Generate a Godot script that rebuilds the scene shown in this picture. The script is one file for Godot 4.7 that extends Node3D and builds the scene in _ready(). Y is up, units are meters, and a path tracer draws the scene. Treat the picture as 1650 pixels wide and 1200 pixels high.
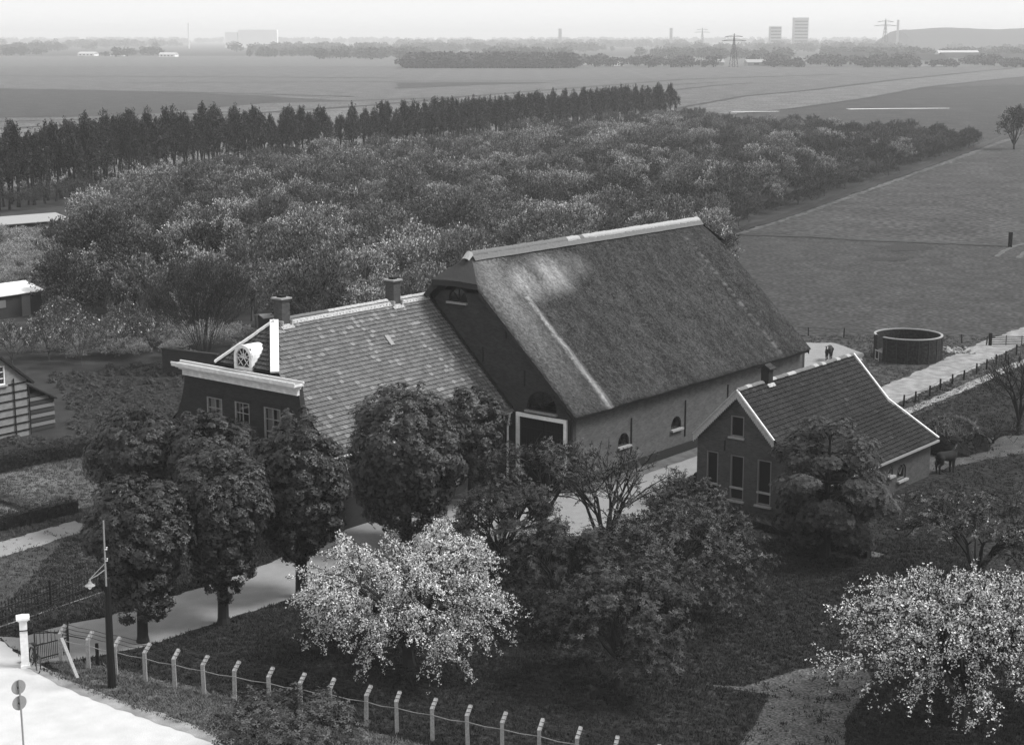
extends Node3D

# ---------------------------------------------------------------- frame of the farm buildings
const FARM := Vector3(2.98, 0.0, -80.22)
const TURN := 0.8971
var rng := RandomNumberGenerator.new()
var M := {}
var used := {}
const K := 0.69         # base colours of everything but white paint are set for this exposure
var verge_area := PackedVector2Array()
var worn_areas := []
var keep_out := []      # ground polygons without grass

func farm(x: float, y: float, z: float) -> Vector3:
	return FARM + Basis(Vector3.UP, TURN) * Vector3(x, y, z)

func V(x: float, z: float) -> Vector2:
	return Vector2(x, z)

func rr(a: float, b: float) -> float:
	return rng.randf_range(a, b)

func _ready() -> void:
	# camera
	var cam := Camera3D.new()
	cam.name = "camera"
	cam.fov = 25.058
	cam.near = 0.5
	cam.far = 30000.0
	cam.position = Vector3(0, 22, 0)
	cam.rotation_degrees = Vector3(-11.31, 0, 0)
	cam.current = true
	add_child(cam)
	# sky, air and exposure
	var we := WorldEnvironment.new()
	we.name = "world_environment"
	var env := Environment.new()
	env.background_mode = Environment.BG_SKY
	var sm := ProceduralSkyMaterial.new()
	sm.sky_top_color = gray(0.35)
	sm.sky_horizon_color = gray(0.33)
	sm.sky_curve = 0.2
	sm.ground_horizon_color = gray(0.2)
	sm.ground_bottom_color = gray(0.08)
	sm.sun_angle_max = 1.0
	var sky := Sky.new()
	sky.sky_material = sm
	env.sky = sky
	env.tonemap_mode = Environment.TONE_MAPPER_LINEAR
	env.tonemap_exposure = 3.0
	env.fog_enabled = true
	env.fog_density = 0.00025
	env.fog_light_color = gray(0.95)
	env.sdfgi_enabled = true
	env.ssao_enabled = true
	env.ssil_enabled = true
	we.environment = env
	add_child(we)
	# weak sun through high cloud, from the right
	var sun := DirectionalLight3D.new()
	sun.name = "sun"
	sun.light_energy = 0.5
	sun.light_angular_distance = 20.0
	sun.shadow_enabled = true
	add_child(sun)
	var toward := Vector3(0.97, 0, 0.05).normalized() * cos(deg_to_rad(52)) + Vector3(0, sin(deg_to_rad(52)), 0)
	sun.look_at_from_position(toward * 50.0, Vector3.ZERO)
	make_materials()
	build_ground()
	build_barn()
	build_house()
	build_cottage()
	build_left_things()
	build_near_trees()
	build_orchard()
	build_street_things()
	build_yard_things()
	build_far()
	build_grass()

# ---------------------------------------------------------------- mesh collecting
class MB:
	var v := PackedVector3Array()
	var ix := PackedInt32Array()
	var c := PackedColorArray()
	var uv := PackedVector2Array()
	var tint := Color(1, 1, 1)
	var T := Transform3D()

	func quad(a: Vector3, b: Vector3, d: Vector3, e: Vector3) -> void:
		var n := v.size()
		v.append(T * a); v.append(T * b); v.append(T * d); v.append(T * e)
		for i in 4:
			c.append(tint)
		ix.append_array(PackedInt32Array([n, n + 1, n + 2, n, n + 2, n + 3]))

	func tri(a: Vector3, b: Vector3, d: Vector3) -> void:
		var n := v.size()
		v.append(T * a); v.append(T * b); v.append(T * d)
		for i in 3:
			c.append(tint)
		ix.append_array(PackedInt32Array([n, n + 1, n + 2]))

	func box(p: Vector3, s: Vector3, b := Basis()) -> void:
		var h := s * 0.5
		var k := []
		for i in 8:
			k.append(p + b * Vector3(h.x if i & 1 else -h.x, h.y if i & 2 else -h.y, h.z if i & 4 else -h.z))
		quad(k[4], k[6], k[7], k[5])
		quad(k[1], k[3], k[2], k[0])
		quad(k[0], k[2], k[6], k[4])
		quad(k[5], k[7], k[3], k[1])
		quad(k[2], k[3], k[7], k[6])
		quad(k[4], k[5], k[1], k[0])

	func bar(a: Vector3, b: Vector3, w: float, d := -1.0) -> void:
		var z := (b - a)
		var l := z.length()
		if l < 0.0001:
			return
		z /= l
		var up := Vector3.UP if absf(z.y) < 0.95 else Vector3.RIGHT
		var x := up.cross(z).normalized()
		box((a + b) * 0.5, Vector3(w, w if d < 0 else d, l), Basis(x, z.cross(x), z))

	func tube(p: Array, r: Array, sides := 6, caps := true) -> void:
		var base := v.size()
		for i in p.size():
			var dir: Vector3 = (p[mini(i + 1, p.size() - 1)] - p[maxi(i - 1, 0)]).normalized()
			var up := Vector3.UP if absf(dir.y) < 0.9 else Vector3.RIGHT
			var x := up.cross(dir).normalized()
			var y := dir.cross(x)
			for s in sides:
				var a := TAU * s / sides
				v.append(T * (p[i] + (x * cos(a) + y * sin(a)) * r[i]))
				c.append(tint)
		for i in p.size() - 1:
			for s in sides:
				var q := base + i * sides
				var t := (s + 1) % sides
				ix.append_array(PackedInt32Array([q + s, q + sides + t, q + t, q + s, q + sides + s, q + sides + t]))
		if caps:
			for e in [0, p.size() - 1]:
				var q: int = base + e * sides
				for s in range(1, sides - 1):
					if e == 0:
						ix.append_array(PackedInt32Array([q, q + s, q + s + 1]))
					else:
						ix.append_array(PackedInt32Array([q, q + s + 1, q + s]))

	func leaf(p: Vector3, d: Vector3, s: Vector3, l: float, w: float, fold: Vector3) -> void:
		var n := v.size()
		var mid := p + d * (l * 0.55) + fold
		v.append(p); v.append(mid + s * w); v.append(p + d * l); v.append(mid - s * w)
		c.append(tint); c.append(tint); c.append(tint); c.append(tint)
		ix.append(n); ix.append(n + 1); ix.append(n + 2); ix.append(n); ix.append(n + 2); ix.append(n + 3)

	func puff(p: Vector3, r: float) -> void:
		var n := v.size()
		v.append(p + Vector3(r, 0, 0)); v.append(p + Vector3(0, 0, r)); v.append(p + Vector3(-r, 0, 0)); v.append(p + Vector3(0, 0, -r))
		v.append(p + Vector3(0, r * 0.8, 0)); v.append(p + Vector3(0, -r * 0.8, 0))
		for i in 6:
			c.append(tint)
		for i in 4:
			var j := (i + 1) % 4
			ix.append_array(PackedInt32Array([n + i, n + j, n + 4, n + j, n + i, n + 5]))

	func grid(nu: int, nv: int, f: Callable, flip := false, with_uv := false) -> void:
		var n := v.size()
		for j in nv + 1:
			for i in nu + 1:
				v.append(T * (f.call(float(i) / nu, float(j) / nv) as Vector3))
				c.append(tint)
				if with_uv:
					uv.append(Vector2(float(i) / nu, float(j) / nv))
		for j in nv:
			for i in nu:
				var a := n + j * (nu + 1) + i
				var b := a + nu + 1
				if flip:
					ix.append_array(PackedInt32Array([a, b, b + 1, a, b + 1, a + 1]))
				else:
					ix.append_array(PackedInt32Array([a, b + 1, b, a, a + 1, b + 1]))

	func mesh(smooth := false) -> ArrayMesh:
		var a := []
		a.resize(Mesh.ARRAY_MAX)
		a[Mesh.ARRAY_VERTEX] = v
		a[Mesh.ARRAY_INDEX] = ix
		a[Mesh.ARRAY_COLOR] = c
		if uv.size() == v.size() and uv.size() > 0:
			a[Mesh.ARRAY_TEX_UV] = uv
		if smooth:
			var nn := PackedVector3Array()
			nn.resize(v.size())
			for t in range(0, ix.size(), 3):
				var f := (v[ix[t + 2]] - v[ix[t]]).cross(v[ix[t + 1]] - v[ix[t]])
				nn[ix[t]] += f; nn[ix[t + 1]] += f; nn[ix[t + 2]] += f
			for i in nn.size():
				nn[i] = nn[i].normalized() if nn[i].length() > 1e-12 else Vector3.UP
			a[Mesh.ARRAY_NORMAL] = nn
		var m := ArrayMesh.new()
		m.add_surface_from_arrays(Mesh.PRIMITIVE_TRIANGLES, a)
		return m

# ---------------------------------------------------------------- nodes
func numbered(called: String) -> String:
	if not used.has(called):
		used[called] = 0
		return called
	used[called] += 1
	return "%s_%03d" % [called, used[called]]

func tag(o: Node, label: String, category := "", group := "", kind := "") -> Node:
	if label:
		o.set_meta("label", label)
	if category:
		o.set_meta("category", category)
	if group:
		o.set_meta("group", group)
	if kind:
		o.set_meta("kind", kind)
	return o

func thing(called: String, label: String, category: String, at: Vector3, turn := 0.0, group := "") -> Node3D:
	var o := Node3D.new()
	o.name = numbered(called)
	add_child(o)
	o.position = at
	o.rotation.y = turn
	tag(o, label, category, group)
	return o

func put(called: String, shape, mat: Material, parent: Node = self, smooth := false) -> MeshInstance3D:
	var o := MeshInstance3D.new()
	o.mesh = shape.mesh(smooth) if shape is MB else shape
	o.material_override = mat
	if parent == self:
		o.name = numbered(called)
	else:
		var n := called
		var k := 0
		var taken: Dictionary = parent.get_meta("taken") if parent.has_meta("taken") else {}
		if taken.has(called):
			taken[called] += 1
			n = "%s_%03d" % [called, taken[called]]
		else:
			taken[called] = k
		parent.set_meta("taken", taken)
		o.name = n
	parent.add_child(o, true)
	return o

func many(called: String, shape: Mesh, mat: Material, at: Array, parent: Node = self, tints := []) -> MultiMeshInstance3D:
	var mm := MultiMesh.new()
	mm.transform_format = MultiMesh.TRANSFORM_3D
	mm.use_colors = tints.size() > 0
	mm.mesh = shape
	mm.instance_count = at.size()
	for i in at.size():
		mm.set_instance_transform(i, at[i])
		if tints.size() > 0:
			mm.set_instance_color(i, tints[i])
	var o := MultiMeshInstance3D.new()
	o.multimesh = mm
	o.material_override = mat
	o.name = numbered(called) if parent == self else called
	parent.add_child(o, true)
	o.set_meta("kind", "stuff")
	return o

# ---------------------------------------------------------------- materials (all greys: the photograph is black and white)
func gray(g: float) -> Color:
	return Color(g, g, g).linear_to_srgb()

func noise_tex(size: int, freq: float, lo: float, hi: float, seed_: int, octaves := 4, kind := FastNoiseLite.TYPE_SIMPLEX_SMOOTH) -> NoiseTexture2D:
	var n := FastNoiseLite.new()
	n.noise_type = kind
	n.seed = seed_
	n.frequency = freq
	n.fractal_octaves = octaves
	var t := NoiseTexture2D.new()
	t.width = size
	t.height = size
	t.seamless = true
	t.noise = n
	var g := Gradient.new()
	g.set_color(0, gray(lo / hi))
	g.set_color(1, gray(1.0))
	t.set_meta("gain", hi)
	g.set_offset(0, 0.15)
	g.set_offset(1, 0.85)
	t.color_ramp = g
	return t

func bump_tex(size: int, freq: float, seed_: int, octaves := 4) -> NoiseTexture2D:
	var n := FastNoiseLite.new()
	n.seed = seed_
	n.frequency = freq
	n.fractal_octaves = octaves
	var t := NoiseTexture2D.new()
	t.width = size
	t.height = size
	t.seamless = true
	t.noise = n
	t.as_normal_map = true
	t.bump_strength = 8.0
	return t

func mk(g: float, rough := 0.9, tex: Texture2D = null, per_metre := 1.0, world := true) -> StandardMaterial3D:
	var m := StandardMaterial3D.new()
	g *= K if g < 0.7 else 1.0
	m.albedo_color = gray(g)
	m.roughness = rough
	m.metallic_specular = 0.3
	if tex:
		m.set_meta("g", g * tex.get_meta("gain", 1.0))
		m.albedo_color = gray(minf(m.get_meta("g"), 1.0))
		m.albedo_texture = tex
		m.uv1_triplanar = true
		m.uv1_world_triplanar = world
		m.uv1_scale = Vector3.ONE * per_metre
	return m

func bumpy(m: StandardMaterial3D, tex: Texture2D, strength: float) -> StandardMaterial3D:
	m.normal_enabled = true
	m.normal_texture = tex
	m.normal_scale = strength
	return m

func detailed(m: StandardMaterial3D, tex: Texture2D, per_metre: float) -> StandardMaterial3D:
	m.albedo_color = gray(minf(m.get_meta("g", 0.5) * tex.get_meta("gain", 1.0), 1.0))
	m.detail_enabled = true
	m.detail_albedo = tex
	m.detail_blend_mode = BaseMaterial3D.BLEND_MODE_MUL
	m.detail_uv_layer = BaseMaterial3D.DETAIL_UV_2
	m.uv2_triplanar = true
	m.uv2_world_triplanar = true
	m.uv2_scale = Vector3.ONE * per_metre
	return m

func vcol(rough := 0.7, back := 0.0) -> StandardMaterial3D:
	var m := StandardMaterial3D.new()
	m.vertex_color_use_as_albedo = true
	m.albedo_color = gray(K)
	m.roughness = rough
	m.metallic_specular = 0.25
	if back > 0.0:
		m.backlight_enabled = true
		m.backlight = Color(back, back, back)
	return m

func brick_image(mean: float, mortar: float, spread: float, seed_: int) -> ImageTexture:
	var im := Image.create(512, 512, false, Image.FORMAT_RGB8)
	var r := RandomNumberGenerator.new()
	r.seed = seed_
	var top := maxf(mean * (1.0 + spread), mortar) * 1.05
	mean /= top
	mortar /= top
	im.fill(gray(mortar))
	for row in 32:
		for col in 11:
			var x := int((col + (0.5 if row % 2 else 0.0)) * 46.5)
			var g := mean * r.randf_range(1.0 - spread, 1.0 + spread)
			im.fill_rect(Rect2i(x, row * 16 + 1, 44, 13), gray(g))
			if x + 44 > 512:
				im.fill_rect(Rect2i(0, row * 16 + 1, x + 44 - 512, 13), gray(g))
	for i in 2200:
		var s := r.randi_range(1, 7)
		var p := Vector2i(r.randi_range(0, 504), r.randi_range(0, 504))
		var k := im.get_pixelv(p)
		im.fill_rect(Rect2i(p, Vector2i(s, maxi(1, s / 2))), k * r.randf_range(0.82, 1.16))
	var t := ImageTexture.create_from_image(im)
	t.set_meta("gain", top)
	return t

func make_materials() -> void:
	var fine := noise_tex(512, 0.09, 0.3, 1.65, 3, 4)
	var broad := noise_tex(512, 0.012, 0.7, 1.2, 5, 5)
	var even := noise_tex(512, 0.012, 0.9, 1.04, 6, 5)
	var speck := noise_tex(512, 0.25, 0.55, 1.4, 8, 2)
	var ground_bump := bump_tex(512, 0.06, 11, 5)
	M.pasture = detailed(mk(0.07, 0.95, broad, 1.0 / 23.0), fine, 1.0 / 27.0)
	M.lawn = detailed(mk(0.16, 0.95, broad, 1.0 / 19.0), fine, 1.0 / 4.1)
	M.yardgrass = bumpy(detailed(mk(0.042, 0.95, broad, 1.0 / 9.0), fine, 1.0 / 8.1), ground_bump, 0.6)
	M.paddock = bumpy(detailed(mk(0.026, 0.95, broad, 1.0 / 13.0), fine, 1.0 / 11.3), ground_bump, 0.6)
	M.worn = detailed(mk(0.1, 0.95, broad, 1.0 / 6.0), fine, 1.0 / 6.3)
	M.soil = detailed(mk(0.045, 1.0, broad, 1.0 / 11.0), fine, 1.0 / 2.9)
	M.orchard_floor = detailed(mk(0.06, 1.0, broad, 1.0 / 17.0), fine, 1.0 / 4.0)
	M.field_pale = detailed(mk(0.17, 0.95, broad, 1.0 / 71.0), fine, 1.0 / 57.0)
	M.field_mid = detailed(mk(0.115, 0.95, broad, 1.0 / 61.0), fine, 1.0 / 47.0)
	M.field_dark = detailed(mk(0.056, 0.95, broad, 1.0 / 47.0), fine, 1.0 / 43.0)
	M.road = detailed(mk(0.68, 0.9, even, 1.0 / 7.0), noise_tex(512, 0.25, 0.85, 1.08, 9, 2), 1.0 / 6.0)
	M.gravel = detailed(mk(0.33, 0.95, even, 1.0 / 5.0), speck, 1.0 / 3.3)
	M.lane = detailed(mk(0.33, 0.95, broad, 1.0 / 6.0), speck, 1.0 / 3.7)
	M.pavement = detailed(mk(0.14, 0.95, broad, 1.0 / 5.0), speck, 1.0 / 2.7)
	M.ditch_mud = detailed(mk(0.042, 0.9, broad, 1.0 / 3.0), fine, 1.0 / 9.0)
	M.ditch = mk(0.02, 0.6, speck, 0.5)
	var b1 := brick_image(0.85, 1.15, 0.22, 1)
	var stain := noise_tex(512, 0.014, 0.8, 1.13, 21, 5)
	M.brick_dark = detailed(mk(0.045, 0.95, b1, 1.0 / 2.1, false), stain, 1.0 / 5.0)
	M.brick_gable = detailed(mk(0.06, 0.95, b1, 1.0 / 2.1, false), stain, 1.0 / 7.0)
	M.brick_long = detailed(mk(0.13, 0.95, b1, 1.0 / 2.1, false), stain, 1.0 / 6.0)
	M.brick_cottage = detailed(mk(0.088, 0.95, b1, 1.0 / 2.1, false), stain, 1.0 / 4.0)
	M.brick_chimney = detailed(mk(0.1, 0.95, b1, 1.0 / 2.1, false), stain, 1.0 / 1.3)
	M.plaster = detailed(mk(0.33, 0.95, speck, 0.6, false), stain, 1.0 / 2.6)
	M.tar = detailed(mk(0.03, 0.8, speck, 0.7, false), stain, 1.0 / 1.7)
	M.white = detailed(mk(0.82, 0.6, even, 0.5, false), noise_tex(256, 0.03, 0.9, 1.04, 31, 4), 0.8)
	M.paint = detailed(mk(0.7, 0.6, even, 0.5, false), stain, 0.45)
	M.lime = detailed(mk(0.62, 0.9, speck, 0.5, false), noise_tex(256, 0.04, 0.45, 1.25, 32, 4), 0.9)
	M.sill = detailed(mk(0.4, 0.85, speck, 0.7, false), stain, 0.9)
	M.frame = mk(0.22, 0.7, speck, 0.8, false)
	M.dark_wood = detailed(mk(0.013, 0.8, speck, 0.6, false), stain, 0.7)
	M.old_wood = detailed(mk(0.05, 0.9, speck, 0.9, false), stain, 1.1)
	M.barge = detailed(mk(0.5, 0.8, speck, 0.6, false), stain, 0.8)
	M.iron = mk(0.022, 0.55)
	M.concrete = detailed(mk(0.42, 0.9, speck, 1.2, false), stain, 1.3)
	M.zinc = mk(0.35, 0.45, speck, 0.4, false)
	M.tank = detailed(mk(0.022, 0.9, speck, 0.5, false), noise_tex(512, 0.02, 0.4, 2.6, 41, 5), 0.45)
	M.tank_rim = mk(0.4, 0.8, speck, 0.8, false)
	M.curtain = mk(0.42, 0.9, speck, 0.6, false)
	M.room = mk(0.02, 1.0)
	M.leaf = vcol(0.6, 0.4)
	M.leaf_dark = vcol(0.42, 0.16)
	M.leaf_dark.metallic_specular = 0.4
	M.bark = vcol(0.95)
	M.petal = vcol(0.8, 0.5)
	M.petal.albedo_color = gray(1.0)
	M.tone = vcol(0.9)
	M.straw = vcol(0.95, 0.2)
	M.tile = vcol(0.75)
	M.tile.albedo_texture = noise_tex(256, 0.05, 0.7, 1.2, 51, 4)
	M.tile.uv1_triplanar = true
	M.tile.uv1_world_triplanar = true
	M.tile.uv1_scale = Vector3.ONE * 0.8
	M.old_thatch = detailed(mk(0.07, 1.0, fine, 1.3, false), stain, 0.9)
	M.ridge_new = detailed(mk(0.5, 0.9, speck, 0.9, false), stain, 1.2)
	M.ridge_old = detailed(mk(0.2, 0.9, speck, 0.9, false), stain, 0.9)
	var g := StandardMaterial3D.new()
	g.albedo_color = Color(0.1, 0.1, 0.1, 0.12)
	g.transparency = BaseMaterial3D.TRANSPARENCY_ALPHA
	g.roughness = 0.05
	M.glass = g
	M.far_wall = mk(0.55, 0.9)
	M.far_white = mk(0.8, 0.8)
	M.far_dark = mk(0.06, 0.9)
	M.far_glass = mk(0.35, 0.4)

# ---------------------------------------------------------------- the ground
func ragged(pts: Array, step: float, amp: float, seed_: int) -> PackedVector2Array:
	var r := RandomNumberGenerator.new()
	r.seed = seed_
	var n := FastNoiseLite.new()
	n.seed = seed_
	n.frequency = 0.35 / maxf(step, 0.05)
	var out := PackedVector2Array()
	for i in pts.size():
		var a: Vector2 = pts[i]
		var b: Vector2 = pts[(i + 1) % pts.size()]
		var k := maxi(1, int(a.distance_to(b) / step))
		k = mini(k, 160)
		var nrm := (b - a).orthogonal().normalized()
		for j in k:
			var p := a.lerp(b, float(j) / k)
			out.append(p + nrm * amp * (n.get_noise_2d(p.x, p.y) * 1.6 + r.randf_range(-0.45, 0.45)))
	return out

func sheet(called: String, pts: Array, y: float, mat: Material, step := 0.4, amp := 0.1, kind := "structure") -> MeshInstance3D:
	var p := ragged(pts, step, amp, called.hash() % 1000 + pts.size())
	var t := Geometry2D.triangulate_polygon(p)
	if t.is_empty():
		p = PackedVector2Array(pts)
		t = Geometry2D.triangulate_polygon(p)
	var mb := MB.new()
	for q in p:
		mb.v.append(Vector3(q.x, y, q.y))
		mb.c.append(Color.WHITE)
	for i in range(0, t.size(), 3):
		var a := t[i]
		var b := t[i + 1]
		var d := t[i + 2]
		if (p[b] - p[a]).cross(p[d] - p[a]) > 0:
			mb.ix.append_array(PackedInt32Array([a, b, d]))
		else:
			mb.ix.append_array(PackedInt32Array([a, d, b]))
	var o := put(called, mb, mat)
	o.set_meta("kind", kind)
	if called in ["worn_grass", "trodden_ground", "garden_path", "cottage_path", "wall_pavement"]:
		worn_areas.append(p)
	return o

func strip(called: String, line: Array, w0: float, w1: float, y: float, mat: Material, step := 0.5, amp := 0.1) -> MeshInstance3D:
	var l := []
	var r := []
	for i in line.size():
		var d: Vector2 = (line[mini(i + 1, line.size() - 1)] - line[maxi(i - 1, 0)]).normalized()
		var w := lerpf(w0, w1, float(i) / (line.size() - 1)) * 0.5
		l.append(line[i] + d.orthogonal() * w)
		r.push_front(line[i] - d.orthogonal() * w)
	return sheet(called, l + r, y, mat, step, amp)

func build_ground() -> void:
	var g := MB.new()
	g.quad(Vector3(-7000, 0, 60), Vector3(-7000, 0, -14500), Vector3(7000, 0, -14500), Vector3(7000, 0, 60))
	put("ground", g, M.pasture).set_meta("kind", "structure")
	# near ground, from the road up to the barn
	sheet("farmyard_grass", [V(-60, -30), V(60, -30), V(60, -86), V(24, -92), V(16, -92), V(-12, -90), V(-30, -70), V(-60, -70)], 0.006, M.yardgrass, 1.0, 0.3)
	sheet("kitchen_garden_ground", [V(-70, -84), V(-27, -81.5), V(-22.4, -87.2), V(-17, -86), V(-10, -104), V(-16, -112), V(-60, -150), V(-90, -150)], 0.01, M.soil, 0.8, 0.2)
	sheet("orchard_ground", [V(-90, -128), V(-40, -116), V(-12, -108), V(6, -114), V(18, -128), V(24.5, -186), V(36, -212), V(100, -352), V(40, -455), V(-70, -240), V(-110, -220)], 0.014, M.orchard_floor, 1.5, 0.4)
	sheet("paddock", [V(14, -66), V(40, -60), V(60, -86), V(52, -128), V(38.3, -116.4), V(33.2, -110.2), V(28.6, -103.4), V(23.6, -96.4), V(16, -88)], 0.012, M.paddock, 0.7, 0.2)
	sheet("pasture", [V(23, -122.5), V(33.5, -119.2), V(60, -160), V(53.6, -178.9), V(45.6, -181.7), V(39.3, -183.9), V(25.8, -189.4), V(17.5, -128)], 0.02, mk_copy(M.pasture, 0.07), 0.8, 0.25)
	sheet("lawn", [V(-30, -77.5), V(-26.3, -83.2), V(-24.6, -85.4), V(-22.4, -87.1), V(-20.6, -86.4), V(-18.7, -82.0), V(-19.2, -78.5), V(-20.3, -77.1), V(-23.4, -74.2), V(-28, -70.5)], 0.022, M.lawn, 0.3, 0.06)
	sheet("lower_lawn", [V(-24.5, -66.5), V(-22.6, -70.2), V(-20.2, -73.6), V(-17.6, -71.2), V(-14.0, -69.4), V(-15.6, -67.4), V(-18.5, -63.8), V(-21.5, -61.0), V(-25, -64)], 0.022, mk_copy(M.lawn, 0.1), 0.3, 0.08)
	sheet("garden_path", [V(-24.6, -66.4), V(-22.8, -71.5), V(-20.3, -74.8), V(-19.6, -74.2), V(-19.6, -72.9), V(-20.9, -70.9), V(-22.1, -69.2), V(-23.6, -66.2)], 0.028, M.gravel, 0.25, 0.09)
	var drive := [V(-17.0, -56.8), V(-19.4, -59.6), V(-18.4, -59.4), V(-17.0, -60.9), V(-15.7, -61.7), V(-13.4, -64.4), V(-11.1, -67.3), V(-8.9, -70.9), V(-7.0, -74.6), V(-4.5, -78.4), V(0.4, -78.6), V(3.2, -80.0), V(3.7, -79.8), V(18.3, -98.1), V(17, -112), V(19.5, -121.2), V(23.7, -120.9), V(25.0, -116.7), V(23.2, -110.0), V(22.6, -104.9), V(18.2, -97.2), V(8.0, -81.2), V(7.4, -77.6), V(8.6, -76.2), V(7.2, -74.6), V(5.7, -73.4), V(3.7, -72.6), V(0.7, -72.0), V(-3.4, -70.8), V(-5.8, -68.2), V(-8.2, -64.5), V(-10.9, -61.5), V(-13.3, -58.7), V(-14.0, -58.1), V(-15.9, -57.0)]
	sheet("driveway", drive, 0.026, M.gravel, 0.35, 0.1)
	keep_out.append(PackedVector2Array(drive))
	var road := [V(-26.0, -64.2), V(-19.6, -59.9), V(-17.1, -56.6), V(-15.5, -55.0), V(-14.0, -53.7), V(-12.0, -52.2), V(-9.9, -50.7), V(-8.5, -49.5), V(-6.0, -46.6), V(4, -34), V(-40, -34)]
	sheet("road", road, 0.032, M.road, 0.25, 0.12)
	keep_out.append(PackedVector2Array(road))
	strip("road_shoulder", [V(-17.6, -57.0), V(-15.5, -54.9), V(-14.0, -53.6), V(-12.0, -52.1), V(-9.9, -50.6), V(-8.5, -49.4), V(-6.0, -46.5)], 0.5, 0.7, 0.037, mk_copy(M.lane, 0.34), 0.3, 0.07)
	var verge := [V(-16.6, -56.7), V(-15.9, -57.0), V(-14.2, -56.4), V(-12.8, -55.5), V(-11.6, -54.9), V(-9.4, -53.6), V(-7.0, -52.3), V(-4.75, -50.9), V(-2.5, -49.5), V(0.8, -47.6), V(2, -46.4), V(-6.0, -46.6), V(-8.5, -49.5), V(-9.9, -50.7), V(-12.0, -52.2), V(-14.0, -53.7), V(-15.5, -55.0)]
	sheet("roadside_verge", verge, 0.02, mk_copy(M.lawn, 0.15), 0.2, 0.25)
	verge_area = PackedVector2Array(verge)
	strip("cottage_path", [V(7.6, -78.6), V(9.2, -76.3), V(10.9, -74.8), V(13.0, -72.4), V(15.9, -69.4)], 0.9, 0.7, 0.03, M.pavement, 0.25, 0.06)
	strip("wall_pavement", [V(3.5, -79.9), V(10.8, -89.0), V(18.1, -98.1)], 1.0, 1.0, 0.034, M.pavement, 0.4, 0.05)
	var lane := [V(18.5, -97.0), V(23.3, -104.6), V(26.6, -109.2), V(30.6, -115.3), V(35.2, -122.2), V(40.0, -128.3), V(60, -153), V(62, -149), V(41.3, -125.7), V(37.0, -119.9), V(33.1, -114.0), V(29.1, -108.0), V(25.5, -102.9), V(23.2, -99.6), V(19.8, -95.0)]
	sheet("lane", lane, 0.036, M.lane, 0.4, 0.16)
	keep_out.append(PackedVector2Array(lane))
	strip("foot_track", [V(21.6, -95.0), V(23.5, -97.7), V(28.0, -103.6), V(31.9, -108.9), V(34.6, -112.6), V(38.1, -116.9), V(52, -134)], 0.7, 0.8, 0.038, M.lane, 0.4, 0.12)
	sheet("trodden_ground", [V(20.0, -89.6), V(22.6, -90.8), V(25.6, -90.6), V(28.9, -92.2), V(31, -90.5), V(28.0, -88.2), V(25.4, -86.4), V(22.6, -84.6), V(18.6, -80.6), V(14.2, -74.2), V(12.9, -74.9), V(16.5, -80.5), V(20.6, -85.6)], 0.016, M.worn, 0.3, 0.16)
	sheet("worn_grass", [V(6.4, -54.9), V(8.0, -54.6), V(10.2, -56.2), V(12.6, -57.1), V(12.6, -55.0), V(11.0, -51.8), V(10.0, -47.1), V(6.0, -47.1), V(7.9, -51.3), V(8.8, -53.9)], 0.018, mk_copy(M.worn, 0.14), 0.2, 0.16)
	strip("kerb_line", [V(-20.4, -59.6), V(-19.4, -60.6), V(-18.1, -62.4), V(-16.4, -64.8), V(-14.6, -67.0)], 0.1, 0.1, 0.05, M.gravel, 0.5, 0.02)
	sheet("muddy_ground", [V(39.2, -178.0), V(42.2, -181.2), V(44.9, -178.9), V(43.2, -174.9), V(39.9, -174.6)], 0.05, M.ditch_mud, 0.5, 0.45)
	sheet("muddy_ground", [V(36.3, -169.6), V(40.9, -170.1), V(39.5, -166.9), V(36.0, -166.9)], 0.05, M.ditch_mud, 0.5, 0.4)
	strip("pasture_ditch", [V(25.8, -189.6), V(33.2, -187.8), V(39.3, -184.2), V(45.6, -182.0), V(53.6, -179.2)], 1.5, 1.5, 0.07, M.ditch, 0.6, 0.35)
	for k in 2:
		strip("wheel_track", [V(49.5 + k * 1.9, -170.0 + k * 1.0), V(51.5 + k * 1.9, -174.5 + k), V(54.0 + k * 1.9, -179.0 + k), V(60 + k * 2, -186 + k)], 0.5, 0.6, 0.06, M.pavement, 0.6, 0.1)
	strip("ditch_bank", [V(24.6, -187.5), V(36.6, -211.4), V(52.7, -246.7), V(72.1, -288.8), V(100.5, -351.7), V(123.2, -401.0), V(172.9, -509.4)], 0.8, 1.8, 0.07, M.field_mid, 1.5, 0.4)
	strip("ditch", [V(23.4, -187.9), V(35.2, -212.0), V(51.2, -247.5), V(70.5, -289.8), V(98.5, -352.7), V(121.0, -402.0), V(170, -510)], 1.3, 2.4, 0.09, M.ditch, 1.5, 0.3)
	# the fields beyond
	sheet("field", [V(54, -179), V(25.9, -190), V(172.9, -509), V(420, -640), V(300, -300)], 0.03, mk_copy(M.field_mid, 0.08), 6, 0.4)
	sheet("field", [V(42, -420), V(102, -352), V(172, -509), V(420, -640), V(258.3, -808.4), V(206.1, -767.8), V(184.2, -758.2), V(131.6, -625.9), V(88.8, -532.8), V(63.7, -489.8)], 0.06, mk_copy(M.field_mid, 0.07), 8, 0.5)
	sheet("field", [V(51.7, -532.8), V(63.7, -489.8), V(88.8, -532.8), V(131.6, -625.9), V(184.2, -758.2), V(245.2, -878.1), V(332.7, -1042.6), V(518.8, -1300), V(518.8, -1539.9), V(385.6, -1282.5), V(206.2, -904.0), V(123.9, -713.9), V(88.6, -645.9)], 0.06, M.field_pale, 12, 0.8)
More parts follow.
